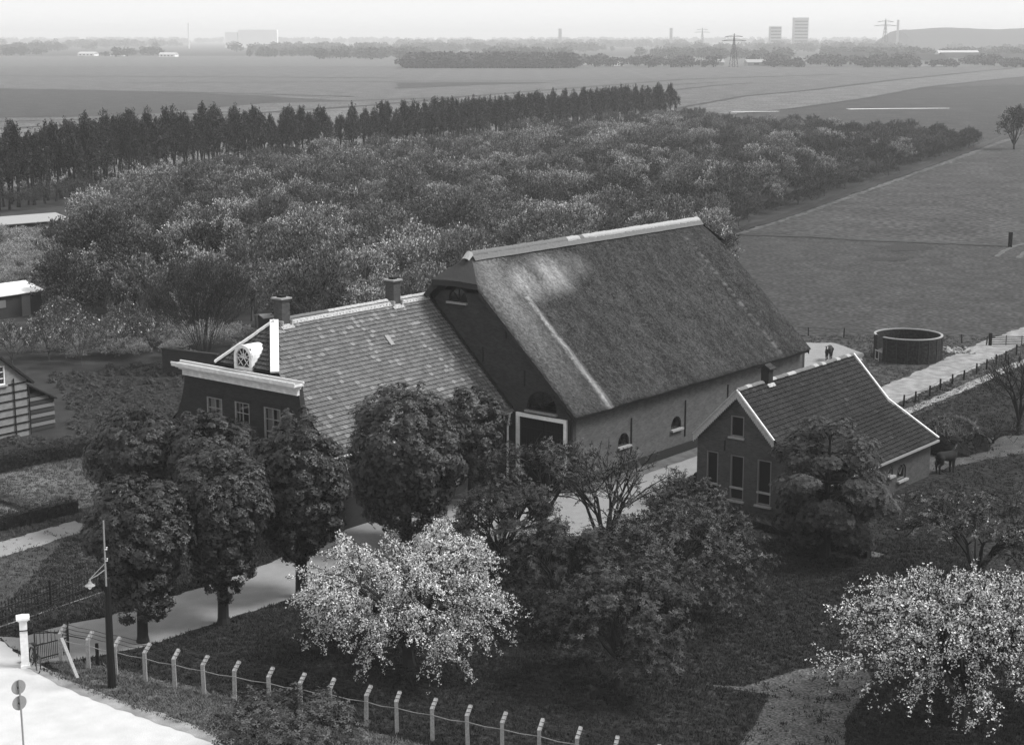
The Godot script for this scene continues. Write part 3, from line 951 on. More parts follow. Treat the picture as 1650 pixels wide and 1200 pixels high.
# ---------------------------------------------------------------- the farmhouse
func build_house() -> void:
	var h := thing("farmhouse", "dark brick farmhouse with white cornice and tiled roof, joined to the thatched barn", "farmhouse", farm(-13.2, 0, -9.35), TURN)
	var ry := 8.92
	var sl := 0.95
	var hx := 2.25     # where the hip meets the ridge
	var hb := 7.0      # foot of the hip
	var hw := 5.6      # half width at the eaves
	var ey := ry - hw * sl
	# facade with flaring shoulders
	var out := []
	var prof := [V(5.75, 0.0), V(5.6, 2.2), V(5.35, 3.05), V(4.9, 3.75), V(4.5, 4.35), V(4.15, 5.1), V(3.95, 5.75), V(3.82, 6.5), V(3.82, 6.9)]
	for p in prof:
		out.append(p)
	prof.reverse()
	for p in prof:
		out.append(V(-p.x, p.y))
	var wins := [[-1.84, 4.38, 1.1, 1.05, 2], [0.06, 4.38, 1.02, 1.08, 2], [2.07, 3.75, 1.12, 1.72, 3]]
	var holes := []
	for w in wins:
		holes.append(rect(w[0] - w[2] / 2, w[1], w[0] + w[2] / 2, w[1] + w[3]))
	var fz := fr(Vector3.ZERO, Vector3(0, 0, 1), Vector3(-1, 0, 0))
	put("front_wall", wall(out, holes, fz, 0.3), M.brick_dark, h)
	for w in wins:
		window(h, fr(Vector3(0, w[1], w[0]), Vector3(0, 0, 1), Vector3(-1, 0, 0)), w[2], w[3], 2, 2 if w[4] == 2 else 3, M.sill, 0.075, 0.8 if w[0] != 0.06 else 0.25)
		var lin := MB.new()
		lin.box(Vector3(-0.01, w[1] + w[3] + 0.09, w[0]), Vector3(0.03, 0.18, w[2] + 0.24))
		put("lintel", lin, M.tar, h)
	put("right_wall", wall(rect(0.302, 0, 13.19, ey - 0.08), [], fr(Vector3(0, 0, 5.35), Vector3(1, 0, 0), Vector3(0, 0, 1)), 0.3), M.brick_dark, h)
	put("left_wall", wall(rect(0.302, 0, 13.19, ey - 0.08), [], fr(Vector3(0, 0, -5.35), Vector3(1, 0, 0), Vector3(0, 0, -1)), 0.3), M.brick_dark, h)
	# cornice
	var c := MB.new()
	c.box(Vector3(-0.06, 6.44, 0), Vector3(0.16, 0.3, 7.76))
	c.box(Vector3(-0.13, 6.63, 0), Vector3(0.3, 0.09, 7.96))
	c.box(Vector3(-0.19, 6.72, 0), Vector3(0.42, 0.09, 8.1))
	c.box(Vector3(-0.27, 6.81, 0), Vector3(0.6, 0.1, 8.3))
	var cor := put("cornice", c, M.paint, h)
	var gt := MB.new()
	gt.box(Vector3(-0.55, 6.905, 0), Vector3(0.06, 0.1, 8.36))
	gt.box(Vector3(0.02, 6.905, 0), Vector3(0.06, 0.1, 8.36))
	put("cornice_edge", gt, M.paint, cor)
	var gl := MB.new()
	gl.box(Vector3(-0.265, 6.872, 0), Vector3(0.5, 0.02, 8.2))
	put("lead_lining", gl, M.zinc, cor)
	# roof planes under the tiles
	var rf := MB.new()
	var A := Vector3(hx, ry, 0)
	var B := Vector3(13.19, ry, 0)
	var hz := (ry - hb) / sl
	for s in [1.0, -1.0]:
		rf.quad(A, B, Vector3(13.19, ey, hw * s), Vector3(0.32, ey, hw * s))
		rf.tri(A, Vector3(0.32, ey, hw * s), Vector3(0.32, hb, hz * s))
	rf.tri(A, Vector3(0.32, hb, -hz), Vector3(0.32, hb, hz))
	for q in rf.v.size():
		rf.v[q] += Vector3(0, -0.03, 0)
	var roof := put("roof", rf, M.tar, h)
	var r := RandomNumberGenerator.new()
	r.seed = 12
	var dl := Vector3(0, -sl, 1).normalized()
	var slope_len := Vector2(hw, hw * sl).length()
	var tl := 0.238
	var tw := 0.222
	var tm := tile_mesh(tw, tl + 0.05)
	var ins := func(a: float, d: float) -> bool:
		var zz := d * dl.z
		if zz < hz:
			return a > lerpf(hx, 0.4, zz / hz) + 0.12
		return a > 0.42
	var right := lay_tiles(Vector3(0.0, ry + 0.005, 0), Vector3(1, 0, 0), dl, 59, int(slope_len / tl) + 1, tw, tl, ins, r)
	var left := lay_tiles(Vector3(0.0, ry + 0.005, 0), Vector3(-1, 0, 0), Vector3(0, -sl, -1).normalized(), 59, int(slope_len / tl) + 1, tw, tl, func(a, d): return false, r)
	left = lay_tiles(Vector3(13.1, ry + 0.005, 0), Vector3(-1, 0, 0), Vector3(0, -sl, -1).normalized(), 57, int(slope_len / tl) + 1, tw, tl, func(a, d): return ins.call(13.1 - a, d), r)
	var hd := (Vector3(0.32, hb, 0) - A)
	var hl := hd.length()
	hd /= hl
	var hip := lay_tiles(A + Vector3(0, 0.005, -3.0), Vector3(0, 0, 1), hd, 27, int(hl / tl), tw, tl, func(a, d): return absf(a - 3.0) < hz * d / hl - 0.1, r)
	var tones := [0.15, 0.175, 0.2, 0.3]
	var mats := []
	for t in tones:
		var m: StandardMaterial3D = M.tile.duplicate()
		m.vertex_color_use_as_albedo = false
		m.albedo_color = gray(K * t * 1.2)
		mats.append(m)
	var pick := func() -> int:
		var k := r.randf()
		return 0 if k < 0.25 else 1 if k < 0.65 else 2 if k < 0.93 else 3
	var rest := []
	var tint := []
	for i in right.size():
		if i < 300:
			var o := put("tile", tm, mats[pick.call()], roof)
			o.transform = right[i]
		else:
			rest.append(right[i])
			var g: float = tones[pick.call()] * 1.2 * r.randf_range(0.9, 1.1)
			tint.append(Color(g, g, g))
	for t in left:
		rest.append(t)
		tint.append(Color(0.16, 0.16, 0.16))
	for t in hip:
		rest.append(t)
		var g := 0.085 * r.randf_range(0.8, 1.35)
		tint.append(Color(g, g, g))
	many("tiles", tm, M.tile, rest, roof, tint)
	# ridge, hips and verge
	var rc := MB.new()
	rc.grid(7, 1, func(t, q): return Vector3(lerpf(-0.19, 0.2, q), 0.1 * sin(PI * t) * (1.0 + 0.1 * q), -0.15 * cos(PI * t) * (1.0 + 0.1 * q)))
	rc.grid(7, 1, func(t, q): return Vector3(0.2, 0.11 * sin(PI * t) * (1.0 - 0.25 * q), -0.165 * cos(PI * t) * (1.0 - 0.25 * q)))
	var rcm := rc.mesh()
	for i in 28:
		var x := hx + 0.2 + i * 0.385
		if absf(x - 2.75) < 0.4 or absf(x - 10.47) < 0.45:
			continue
		var o := put("ridge_tile", rcm, M.lime if i > 8 or i < 2 else M.ridge_old, roof)
		o.position = Vector3(x, ry + 0.05 + r.randf_range(-0.01, 0.01), 0)
	var rmr := MB.new()
	rmr.box(Vector3(7.7, ry - 0.1, 0.2), Vector3(10.6, 0.05, 0.26), Basis(Vector3.RIGHT, atan(sl)))
	rmr.box(Vector3(7.7, ry - 0.1, -0.2), Vector3(10.6, 0.05, 0.26), Basis(Vector3.RIGHT, -atan(sl)))
	put("ridge_mortar", rmr, M.lime, roof)
	for s in [1.0, -1.0]:
		var hm := MB.new()
		var e0 := A + Vector3(0, 0.08, 0)
		var e1 := Vector3(0.3, hb + 0.08, hz * s)
		for i in 7:
			var a := e0.lerp(e1, i / 7.0)
			var b2 := e0.lerp(e1, (i + 1) / 7.0)
			var dir := (b2 - a).normalized()
			var side := dir.cross(Vector3.UP).normalized()
			hm.box((a + b2) / 2 + Vector3(0, r.randf_range(-0.01, 0.01), 0), Vector3(0.4, 0.1, a.distance_to(b2) * 1.03), Basis(side, dir.cross(side), dir))
		put("hip_capping", hm, M.paint, roof)
	var ap := MB.new()
	ap.box(Vector3(13.08, (ry + ey) / 2 + 0.1, hw / 2), Vector3(0.2, 0.08, slope_len), Basis(Vector3.RIGHT, atan(sl)))
	put("lead_flashing", ap, M.tar, roof)
	# chimneys
	for cx in [2.75, 10.47]:
		var ch := MB.new()
		ch.box(Vector3(cx, ry + 0.35, 0), Vector3(0.5, 1.4, 0.56))
		ch.box(Vector3(cx, ry + 0.98, 0), Vector3(0.58, 0.1, 0.64))
		var cn := put("chimney", ch, M.brick_chimney, roof)
		var cp := MB.new()
		cp.box(Vector3(cx, ry + 1.07, 0), Vector3(0.68, 0.07, 0.74))
		put("chimney_slab", cp, M.sill, cn)
		var fl := MB.new()
		fl.box(Vector3(cx, ry + 1.16, 0), Vector3(0.3, 0.1, 0.34))
		put("flue", fl, M.room, cn)
		var ld := MB.new()
		ld.box(Vector3(cx, ry - 0.24, 0.36), Vector3(0.8, 0.04, 0.3), Basis(Vector3.RIGHT, atan(sl)))
		ld.box(Vector3(cx - 0.3, ry - 0.06, 0.2), Vector3(0.08, 0.2, 0.4))
		ld.box(Vector3(cx + 0.3, ry - 0.06, 0.2), Vector3(0.08, 0.2, 0.4))
		put("chimney_flashing", ld, M.lime, cn)
	# round-topped dormer on the hip
	var dz := -0.07
	var dm := MB.new()
	dm.grid(12, 1, func(t, q): return Vector3(lerpf(0.28, 1.4, q), 7.52 + 0.56 * sin(PI * t), dz - 0.6 * cos(PI * t)), true)
	for s in [-1.0, 1.0]:
		dm.quad(Vector3(0.28, 6.9, dz + 0.6 * s), Vector3(1.4, 6.9, dz + 0.6 * s), Vector3(1.4, 7.52, dz + 0.6 * s), Vector3(0.28, 7.52, dz + 0.6 * s))
	var dn := put("dormer", dm, M.paint, roof)
	put("dormer_front", wall(arch(0, 0, 1.2, 0.6, 0.56), [arch(0, 0.14, 0.86, 0.44, 0.43)], fr(Vector3(0.27, 6.92, dz), Vector3(0, 0, 1), Vector3(-1, 0, 0)), 0.1), M.paint, dn)
	var db := MB.new()
	db.T = fr(Vector3(0.33, 7.06, dz), Vector3(0, 0, 1), Vector3(-1, 0, 0))
	for k in 5:
		var a := PI * (k + 0.5) / 5.0
		db.bar(Vector3(0, 0.42, 0), Vector3(cos(a) * 0.42, 0.44 + sin(a) * 0.42, 0), 0.03)
	for k in 8:
		var a := PI * k / 8.0
		var b3 := PI * (k + 1) / 8.0
		db.bar(Vector3(cos(a) * 0.17, 0.44 + sin(a) * 0.17, 0), Vector3(cos(b3) * 0.17, 0.44 + sin(b3) * 0.17, 0), 0.03)
	db.bar(Vector3(-0.42, 0.42, 0), Vector3(0.42, 0.42, 0), 0.03)
	db.bar(Vector3(-0.4, 0.42, 0), Vector3(-0.02, 0.02, 0), 0.03)
	db.bar(Vector3(0.4, 0.42, 0), Vector3(0.02, 0.02, 0), 0.03)
	db.bar(Vector3(-0.4, 0.02, 0), Vector3(0, 0.42, 0), 0.03)
	db.bar(Vector3(0.4, 0.02, 0), Vector3(0, 0.42, 0), 0.03)
	put("glazing_bars", db, M.paint, dn)
	var dg := MB.new()
	dg.box(Vector3(0.37, 7.45, dz), Vector3(0.02, 1.0, 0.95))
	put("dark_glass", dg, M.room, dn)
	# roof hatch
	var ht := MB.new()
	ht.box(Vector3(8.28, ry - 1.72 * sl + 0.08, 1.72), Vector3(0.26, 0.14, 0.62), Basis(Vector3.RIGHT, atan(sl)))
	put("roof_hatch", ht, M.zinc, roof)
	# gutter
	for s in [1.0]:
		var g := MB.new()
		g.tube([Vector3(0.3, ey - 0.05, (hw + 0.06) * s), Vector3(13.0, ey - 0.1, (hw + 0.06) * s)], [0.07, 0.07], 8)
		put("gutter", g, M.paint, h)
		var dp := MB.new()
		dp.tube([Vector3(12.9, ey - 0.1, hw + 0.06), Vector3(12.92, ey - 0.35, hw), Vector3(12.92, ey - 0.8, hw - 0.12), Vector3(12.92, 0.1, hw - 0.14)], [0.05, 0.05, 0.05, 0.05], 8)
		put("downpipe", dp, M.paint, h)

# ---------------------------------------------------------------- the small brick building on the right
func build_cottage() -> void:
	var h := thing("brick_cottage", "small brick outbuilding with long tiled roof and pale bargeboards, beside the barn", "cottage", farm(2.4, 0, 8.0), TURN)
	var ln := 11.25
	var prof := [V(-2.35, 3.3), V(0, 5.72), V(2.07, 3.58), V(4.95, 1.95)]   # z, y of the roof top
	var wl := -2.28
	var wr := 4.62
	var end := [V(wl, 0), V(wr, 0), V(wr, 2.02), V(2.07, 3.46), V(0, 5.6), V(wl, 3.25)]
	var wins := [[-0.09, 3.45, 0.74, 1.02], [-1.42, 0.36, 0.66, 2.2], [-0.05, 0.36, 0.76, 2.2], [1.43, 0.36, 0.76, 2.2]]
	var holes := []
	for w in wins:
		holes.append(rect(w[0] - w[2] / 2, w[1], w[0] + w[2] / 2, w[1] + w[3]))
	put("front_wall", wall(end, holes, fr(Vector3.ZERO, Vector3(0, 0, 1), Vector3(-1, 0, 0)), 0.25), M.brick_cottage, h)
	put("back_wall", wall(end, [], fr(Vector3(ln, 0, 0), Vector3(0, 0, 1), Vector3(1, 0, 0)), 0.25), M.brick_cottage, h)
	for w in wins:
		var T := fr(Vector3(0, w[1], w[0]), Vector3(0, 0, 1), Vector3(-1, 0, 0))
		window(h, T, w[2], w[3], 1, 1, M.frame, 0.07, 0.0, false)
		var bl := MB.new()
		bl.T = T
		bl.box(Vector3(0, w[3] / 2, -0.14), Vector3(w[2], w[3], 0.03))
		if w[1] < 1.0:
			put("dark_shutter", bl, M.dark_wood, h)
			var tr := MB.new()
			tr.T = T
			tr.box(Vector3(0, 0.6, -0.03), Vector3(w[2], 0.09, 0.1))
			put("transom", tr, M.sill, h)
		else:
			put("dark_shutter", bl, M.dark_wood, h)
	var sh := [arch(7.55, 0.5, 0.7, 0.4, 0.28), arch(8.0 - 2.4 + 0.4, 0.55, 0.6, 0.35, 0.24)]
	var sx := [[8.0, 0.5, 0.95, 0.42, 0.36], [5.6, 0.5, 0.7, 0.36, 0.3], [6.75, 0.95, 0.5, 0.25, 0.2]]
	sh = []
	for w in sx:
		sh.append(arch(w[0], w[1], w[2], w[3], w[4]))
	put("right_wall", wall(rect(0.252, 0, ln - 0.252, 2.0), sh, fr(Vector3(0, 0, wr), Vector3(1, 0, 0), Vector3(0, 0, 1)), 0.25), M.brick_cottage, h)
	for w in sx:
		arch_window(h, fr(Vector3(w[0], w[1], wr), Vector3(1, 0, 0), Vector3(0, 0, 1)), w[2], w[3], w[4], M.frame, 0.06)
	put("left_wall", wall(rect(0.252, 0, ln - 0.252, 3.2), [], fr(Vector3(0, 0, wl), Vector3(1, 0, 0), Vector3(0, 0, -1)), 0.25), M.brick_cottage, h)
	# roof boards and tiles
	var rf := MB.new()
	for i in 3:
		var a: Vector2 = prof[i]
		var b: Vector2 = prof[i + 1]
		var dn := Vector3(0, -0.1, 0)
		var p0 := Vector3(-0.28, a.y - 0.03, a.x)
		var p1 := Vector3(ln + 0.2, a.y - 0.03, a.x)
		var p2 := Vector3(ln + 0.2, b.y - 0.03, b.x)
		var p3 := Vector3(-0.28, b.y - 0.03, b.x)
		rf.quad(p0, p1, p2, p3)
		rf.quad(p3 + dn, p2 + dn, p1 + dn, p0 + dn)
		rf.quad(p0, p3, p3 + dn, p0 + dn)
		rf.quad(p2, p1, p1 + dn, p2 + dn)
		if i == 2:
			rf.quad(p3, p2, p2 + dn, p3 + dn)
	var roof := put("roof", rf, M.tar, h)
	var r := RandomNumberGenerator.new()
	r.seed = 31
	var tl := 0.25
	var tw := 0.225
	var tm := tile_mesh(tw, tl + 0.05)
	var all := []
	var yes := func(_a, _d): return true
	for i in [1, 2]:
		var a := Vector3(-0.24, prof[i].y, prof[i].x)
		var b := Vector3(-0.24, prof[i + 1].y, prof[i + 1].x)
		all.append_array(lay_tiles(a, Vector3(1, 0, 0), (b - a).normalized(), 51, int((b - a).length() / tl + 0.6), tw, tl, yes, r))
	var a3 := Vector3(ln + 0.2, prof[1].y, prof[1].x)
	var b4 := Vector3(ln + 0.2, prof[0].y, prof[0].x)
	all.append_array(lay_tiles(a3, Vector3(-1, 0, 0), (b4 - a3).normalized(), 51, int((b4 - a3).length() / tl + 0.6), tw, tl, yes, r))
	var tint := []
	var nz := FastNoiseLite.new()
	nz.frequency = 0.4
	for t in all:
		var g := 0.03 * r.randf_range(0.75, 1.3) * (1.0 + 0.4 * nz.get_noise_3dv(t.origin))
		if r.randf() < 0.03:
			g *= 1.7
		tint.append(Color(g, g, g))
	many("tiles", tm, M.tile, all, roof, tint)
	var rc := MB.new()
	rc.grid(7, 1, func(t, q): return Vector3(lerpf(-0.19, 0.2, q), 0.1 * sin(PI * t) * (1.0 + 0.1 * q), -0.15 * cos(PI * t) * (1.0 + 0.1 * q)))
	rc.grid(7, 1, func(t, q): return Vector3(0.2, 0.11 * sin(PI * t) * (1.0 - 0.25 * q), -0.165 * cos(PI * t) * (1.0 - 0.25 * q)))
	var rcm := rc.mesh()
	for i in 30:
		if absf(i * 0.385 - 2.5) < 0.35:
			continue
		var o := put("ridge_tile", rcm, M.ridge_old if r.randf() < 0.7 else M.ridge_new, roof)
		o.position = Vector3(-0.1 + i * 0.385, prof[1].y + 0.04 + r.randf_range(-0.012, 0.012), 0)
	# bargeboards with scalloped edge, and the white verge trims
	for s in [0, 1]:
		var bb := MB.new()
		var p: Vector2 = prof[1]
		var q: Vector2 = prof[0] if s == 0 else prof[2]
		var n := 26
		for i in n:
			var a := p.lerp(q, float(i) / n)
			var b := p.lerp(q, float(i + 1) / n)
			var m := (a + b) / 2
			var lo := 0.36
			bb.quad(Vector3(-0.31, a.y + 0.06, a.x), Vector3(-0.31, b.y + 0.06, b.x), Vector3(-0.31, b.y - lo + 0.07, b.x), Vector3(-0.31, a.y - lo + 0.07, a.x))
			bb.tri(Vector3(-0.31, a.y - lo + 0.07, a.x), Vector3(-0.31, b.y - lo + 0.07, b.x), Vector3(-0.31, m.y - lo - 0.03, m.x))
			bb.quad(Vector3(-0.28, b.y + 0.06, b.x), Vector3(-0.28, a.y + 0.06, a.x), Vector3(-0.28, a.y - lo + 0.07, a.x), Vector3(-0.28, b.y - lo + 0.07, b.x))
		put("bargeboard", bb, M.barge, h)
	for e in [0, 1]:
		for i in ([1] if e == 0 else [1, 2]):
			var a := Vector3(-0.3 if e == 0 else ln + 0.2, prof[i].y + 0.08, prof[i].x)
			var b := Vector3(a.x, prof[i + 1].y + 0.08, prof[i + 1].x)
			var tr := MB.new()
			tr.bar(a, b, 0.085 if e == 0 else 0.11, 0.07)
			put("verge_trim", tr, M.paint, roof)
	var tr2 := MB.new()
	tr2.bar(Vector3(-0.3, prof[1].y + 0.06, prof[1].x), Vector3(-0.3, prof[0].y + 0.06, prof[0].x), 0.09, 0.06)
	put("verge_trim", tr2, M.barge, roof)
	var gu := MB.new()
	gu.bar(Vector3(-0.1, 1.9, 4.98), Vector3(ln + 0.15, 1.88, 4.98), 0.1)
	put("gutter", gu, M.zinc, h)
	var ch := MB.new()
	ch.box(Vector3(2.5, 6.05, 0), Vector3(0.42, 0.95, 0.42))
	var cn := put("chimney", ch, M.tar, roof)
	var cp := MB.new()
	cp.box(Vector3(2.5, 6.5, 0.16), Vector3(0.56, 0.05, 0.42), Basis(Vector3.RIGHT, 0.55))
	cp.box(Vector3(2.5, 6.5, -0.16), Vector3(0.56, 0.05, 0.42), Basis(Vector3.RIGHT, -0.55))
	put("chimney_hood", cp, M.old_wood, cn)
	var fl := MB.new()
	fl.box(Vector3(2.5, 5.6, 0.26), Vector3(0.62, 0.05, 0.2), Basis(Vector3.RIGHT, 0.8))
	put("chimney_flashing", fl, M.lime, cn)
	var bx := MB.new()
	bx.box(Vector3(0.4, 0.75, wl - 0.13), Vector3(0.5, 1.0, 0.25))
	put("water_butt", bx, M.dark_wood, h)
	# dark low hedge border before the front wall
	var anchor := MB.new()
	anchor.box(Vector3(-0.02, 2.95, -0.75), Vector3(0.04, 0.5, 0.05))
	put("wall_anchor", anchor, M.iron, h)

# ---------------------------------------------------------------- trees
func ball(r: RandomNumberGenerator) -> Vector3:
	while true:
		var p := Vector3(r.randf_range(-1, 1), r.randf_range(-1, 1), r.randf_range(-1, 1))
		if p.length_squared() <= 1.0 and p.length_squared() > 0.01:
			return p
	return Vector3.UP

func fan(mb: MB, p: Vector3, n: Vector3, size: float, leaves: int, droop: float, r: RandomNumberGenerator) -> void:
	var x := n.cross(Vector3(r.randf_range(-1, 1), r.randf_range(-1, 1), r.randf_range(-1, 1))).normalized()
	var y := n.cross(x)
	for k in leaves:
		var a := TAU * k / leaves + r.randf_range(-0.25, 0.25)
		var d := (x * cos(a) + y * sin(a) + Vector3(0, -droop, 0) + n * 0.15).normalized()
		var s := d.cross(n).normalized()
		mb.leaf(p, d, s, size * r.randf_range(0.8, 1.2), size * 0.24, n * size * 0.06)

# crown out of clumps: blobs are [centre, radius, flatness]
func clump_crown(mb: MB, blobs: Array, fans: int, size: float, g: float, leaves: int, droop: float, r: RandomNumberGenerator, mid: Vector3) -> void:
	var total := 0.0
	for b in blobs:
		total += b[1] * b[1]
	for b in blobs:
		var n := int(fans * b[1] * b[1] / total)
		var tone := g * r.randf_range(0.85, 1.2)
		for i in n:
			var d := ball(r).normalized()
			var away: Vector3 = (b[0] - mid).normalized()
			if d.dot(away) < -0.35 and r.randf() < 0.7:
				d = -d
			var p: Vector3 = b[0] + d * b[1] * Vector3(1, b[2], 1) * (r.randf_range(0.6, 1.1) if r.randf() < 0.9 else r.randf_range(1.0, 1.3))
			if p.y < 0.15:
				continue
			var nn := (d + away * 0.5 + Vector3(0, 0.5, 0) + ball(r) * 0.5).normalized()
			var t := tone * pow(r.randf_range(0.55, 1.45), 1.3)
			mb.tint = Color(t, t, t)
			fan(mb, p, nn, size * r.randf_range(0.75, 1.2), leaves, droop, r)

func tree_thing(called: String, label: String, category: String, at: Vector3, crown, wood, leafmat: Material, group := "") -> Node3D:
	var t := thing(called, label, category, at, 0.0, group)
	put("trunk", wood, M.bark, t)
	put("crown", crown, leafmat, t)
	return t

func lathe_tree(called: String, label: String, at: Vector3, prof: Array, trunk_r: float, g: float, fans: int, seed_: int) -> void:
	var r := RandomNumberGenerator.new()
	r.seed = seed_
	var y0: float = prof[0].x
	var y1: float = prof[prof.size() - 1].x
	var rad := func(y: float) -> float:
		for i in prof.size() - 1:
			if y <= prof[i + 1].x:
				return 0.92 * lerpf(prof[i].y, prof[i + 1].y, (y - prof[i].x) / (prof[i + 1].x - prof[i].x))
		return 0.3
	var blobs := []
	var rows := int((y1 - y0) / 0.62)
	for j in rows:
		var y := lerpf(y0 + 0.2, y1 - 0.35, float(j) / (rows - 1))
		var R: float = rad.call(y)
		var n := maxi(3, int(TAU * R / 0.95))
		for k in n:
			var a := TAU * (k + 0.5 * (j % 2) + r.randf_range(-0.25, 0.25)) / n
			var br := r.randf_range(0.3, 0.66) * clampf(R / 1.6, 0.6, 1.15)
			var rr_ := maxf(R - br * 0.8, 0.05) * r.randf_range(0.8, 1.16)
			blobs.append([Vector3(cos(a) * rr_, y + r.randf_range(-0.2, 0.2), sin(a) * rr_), br, 0.85])
	var mb := MB.new()
	clump_crown(mb, blobs, int(fans * 2.2), 0.125, g * 0.62, 5, 0.35, r, Vector3(0, (y0 + y1) * 0.5, 0))
	var w := MB.new()
	w.tint = Color(0.035, 0.035, 0.035)
	w.tube([Vector3(0, -0.05, 0), Vector3(0, 0.25, 0), Vector3(0.03, y0 + 0.6, 0.02), Vector3(-0.05, y1 * 0.6, 0.0), Vector3(0, y1 * 0.85, 0)], [trunk_r * 1.35, trunk_r * 1.05, trunk_r * 0.9, trunk_r * 0.55, 0.05], 9)
	for k in 14:
		var a := TAU * k / 14.0 + r.randf_range(-0.3, 0.3)
		var y := r.randf_range(y0 + 0.5, y1 * 0.75)
		var R: float = rad.call(minf(y + 0.6, y1 - 0.2)) * 0.8
		w.tube([Vector3(0, y, 0), Vector3(cos(a) * R * 0.5, y + 0.45, sin(a) * R * 0.5), Vector3(cos(a) * R, y + 0.7, sin(a) * R)], [trunk_r * 0.4, trunk_r * 0.25, 0.02], 5)
	tree_thing(called, label, "tree", at, mb, w, M.leaf_dark)

# o: h, r (crown), trunk, limbs, subs, twigs, leaves, leaf, droop, g, blossom, rise, low
func branchy(o: Dictionary, seed_: int) -> Array:
	var r := RandomNumberGenerator.new()
	r.seed = seed_
	var lf := MB.new()
	var bl := MB.new()
	var w := MB.new()
	var wg: float = o.get("bark", 0.04)
	w.tint = Color(wg, wg, wg)
	var h: float = o.h
	var R: float = o.r
	var th: float = o.trunk
	var lo: float = o.get("low", 0.2)
	var tr: float = o.get("tr", R * 0.05 + 0.03)
	var lean := Vector3(r.randf_range(-0.12, 0.12), 0, r.randf_range(-0.12, 0.12)) * th
	w.tube([Vector3(0, -0.05, 0), Vector3(0, th * 0.3, 0) + lean * 0.3, Vector3(0, th, 0) + lean], [tr * 1.4, tr, tr * 0.85], 7)
	var c := Vector3(0, lerpf(h, h * lo, 0.5), 0)
	var er := Vector3(R, h - c.y, R)
	var base := Vector3(0, th, 0) + lean
	for i in o.limbs:
		var az: float = TAU * i / float(o.limbs) + r.randf_range(-0.35, 0.35)
		var el: float = r.randf_range(o.get("el0", 0.1), o.get("el1", 1.2))
		var dir := Vector3(cos(az) * cos(el), sin(el), sin(az) * cos(el))
		var tip := c + dir * er * 0.62
		var mid := base.lerp(tip, 0.5) + Vector3(0, o.get("arch", 0.12) * R, 0) + ball(r) * R * 0.06
		var pl := [base, base.lerp(mid, 0.55) + ball(r) * R * 0.04, mid, tip]
		w.tube(pl, [tr * 0.6, tr * 0.45, tr * 0.32, tr * 0.14], 5, false)
		for j in o.subs:
			var t := r.randf_range(0.35, 1.0)
			var s0: Vector3 = (pl[2] as Vector3).lerp(pl[3], (t - 0.5) * 2.0) if t > 0.5 else (pl[1] as Vector3).lerp(pl[2], clampf((t - 0.25) * 4.0, 0, 1))
			var d2: Vector3 = (dir + ball(r) * o.get("spread", 0.9)).normalized()
			if d2.y < o.get("dmin", -0.35):
				d2.y = o.get("dmin", -0.35)
				d2 = d2.normalized()
			var e2: Vector3 = c + d2 * er * r.randf_range(0.8, 1.04)
			if e2.y < h * lo * 0.5:
				e2.y = h * lo * 0.5
			var m2 := s0.lerp(e2, 0.5) + Vector3(0, 0.08 * R, 0) + ball(r) * R * 0.05
			w.tube([s0, m2, e2], [tr * 0.2, tr * 0.13, 0.008], 4, false)
			for k in o.twigs:
				var u := r.randf_range(0.25, 1.0)
				var q := s0.lerp(m2, u * 2.0) if u < 0.5 else m2.lerp(e2, u * 2.0 - 1.0)
				var td: Vector3 = (d2 * 0.7 + ball(r) * 0.8 + Vector3(0, o.get("rise", 0.4), 0)).normalized()
				var tlen: float = R * r.randf_range(0.1, 0.24) * o.get("twig", 1.0)
				var e3: Vector3 = q + td * tlen + Vector3(0, -o.droop * tlen, 0)
				if e3.y < 0.2:
					continue
				if o.get("show_twigs", false):
					w.bar(q, e3, o.get("tw", 0.014))
				var tone: float = o.g * r.randf_range(0.75, 1.3)
				for l in o.leaves:
					var f := r.randf_range(0.1, 1.05)
					var p: Vector3 = q.lerp(e3, f) + ball(r) * o.get("loose", 0.12)
					if r.randf() < o.get("blossom", 0.0):
						var bt := r.randf_range(0.4, 0.82)
						bl.tint = Color(bt, bt, bt)
						var bs: float = o.get("bsize", 0.05) * r.randf_range(0.5, 1.5)
						for q3 in 3:
							var bd := ball(r).normalized()
							bl.leaf(p + ball(r) * bs * 1.6, bd, bd.cross(ball(r)).normalized(), bs * 2.0, bs * 0.8, Vector3.ZERO)
					else:
						var g := tone * pow(r.randf_range(0.5, 1.5), 1.6)
						lf.tint = Color(g, g, g)
						if o.get("fan", false):
							fan(lf, p, (td + ball(r) * 0.8 + Vector3(0, 0.4, 0)).normalized(), o.leaf * r.randf_range(0.7, 1.25), 4, 0.15, r)
						else:
							var dd: Vector3 = (td + ball(r) * 0.9).normalized()
							lf.leaf(p, dd, dd.cross(Vector3(r.randf_range(-1, 1), 1, r.randf_range(-1, 1))).normalized(), o.leaf * r.randf_range(0.7, 1.3), o.leaf * 0.3, Vector3(0, 0.02, 0))
	return [lf, w, bl]

func single_tree(called: String, label: String, category: String, at: Vector3, o: Dictionary, seed_: int, mat: Material = null) -> void:
	var p := branchy(o, seed_)
	var t := thing(called, label, category, at)
	put("trunk", p[1], M.bark, t)
	if p[0].v.size() > 0:
		put("crown", p[0], mat if mat else M.leaf, t)
	if p[2].v.size() > 0:
		put("blossom", p[2], M.petal, t)

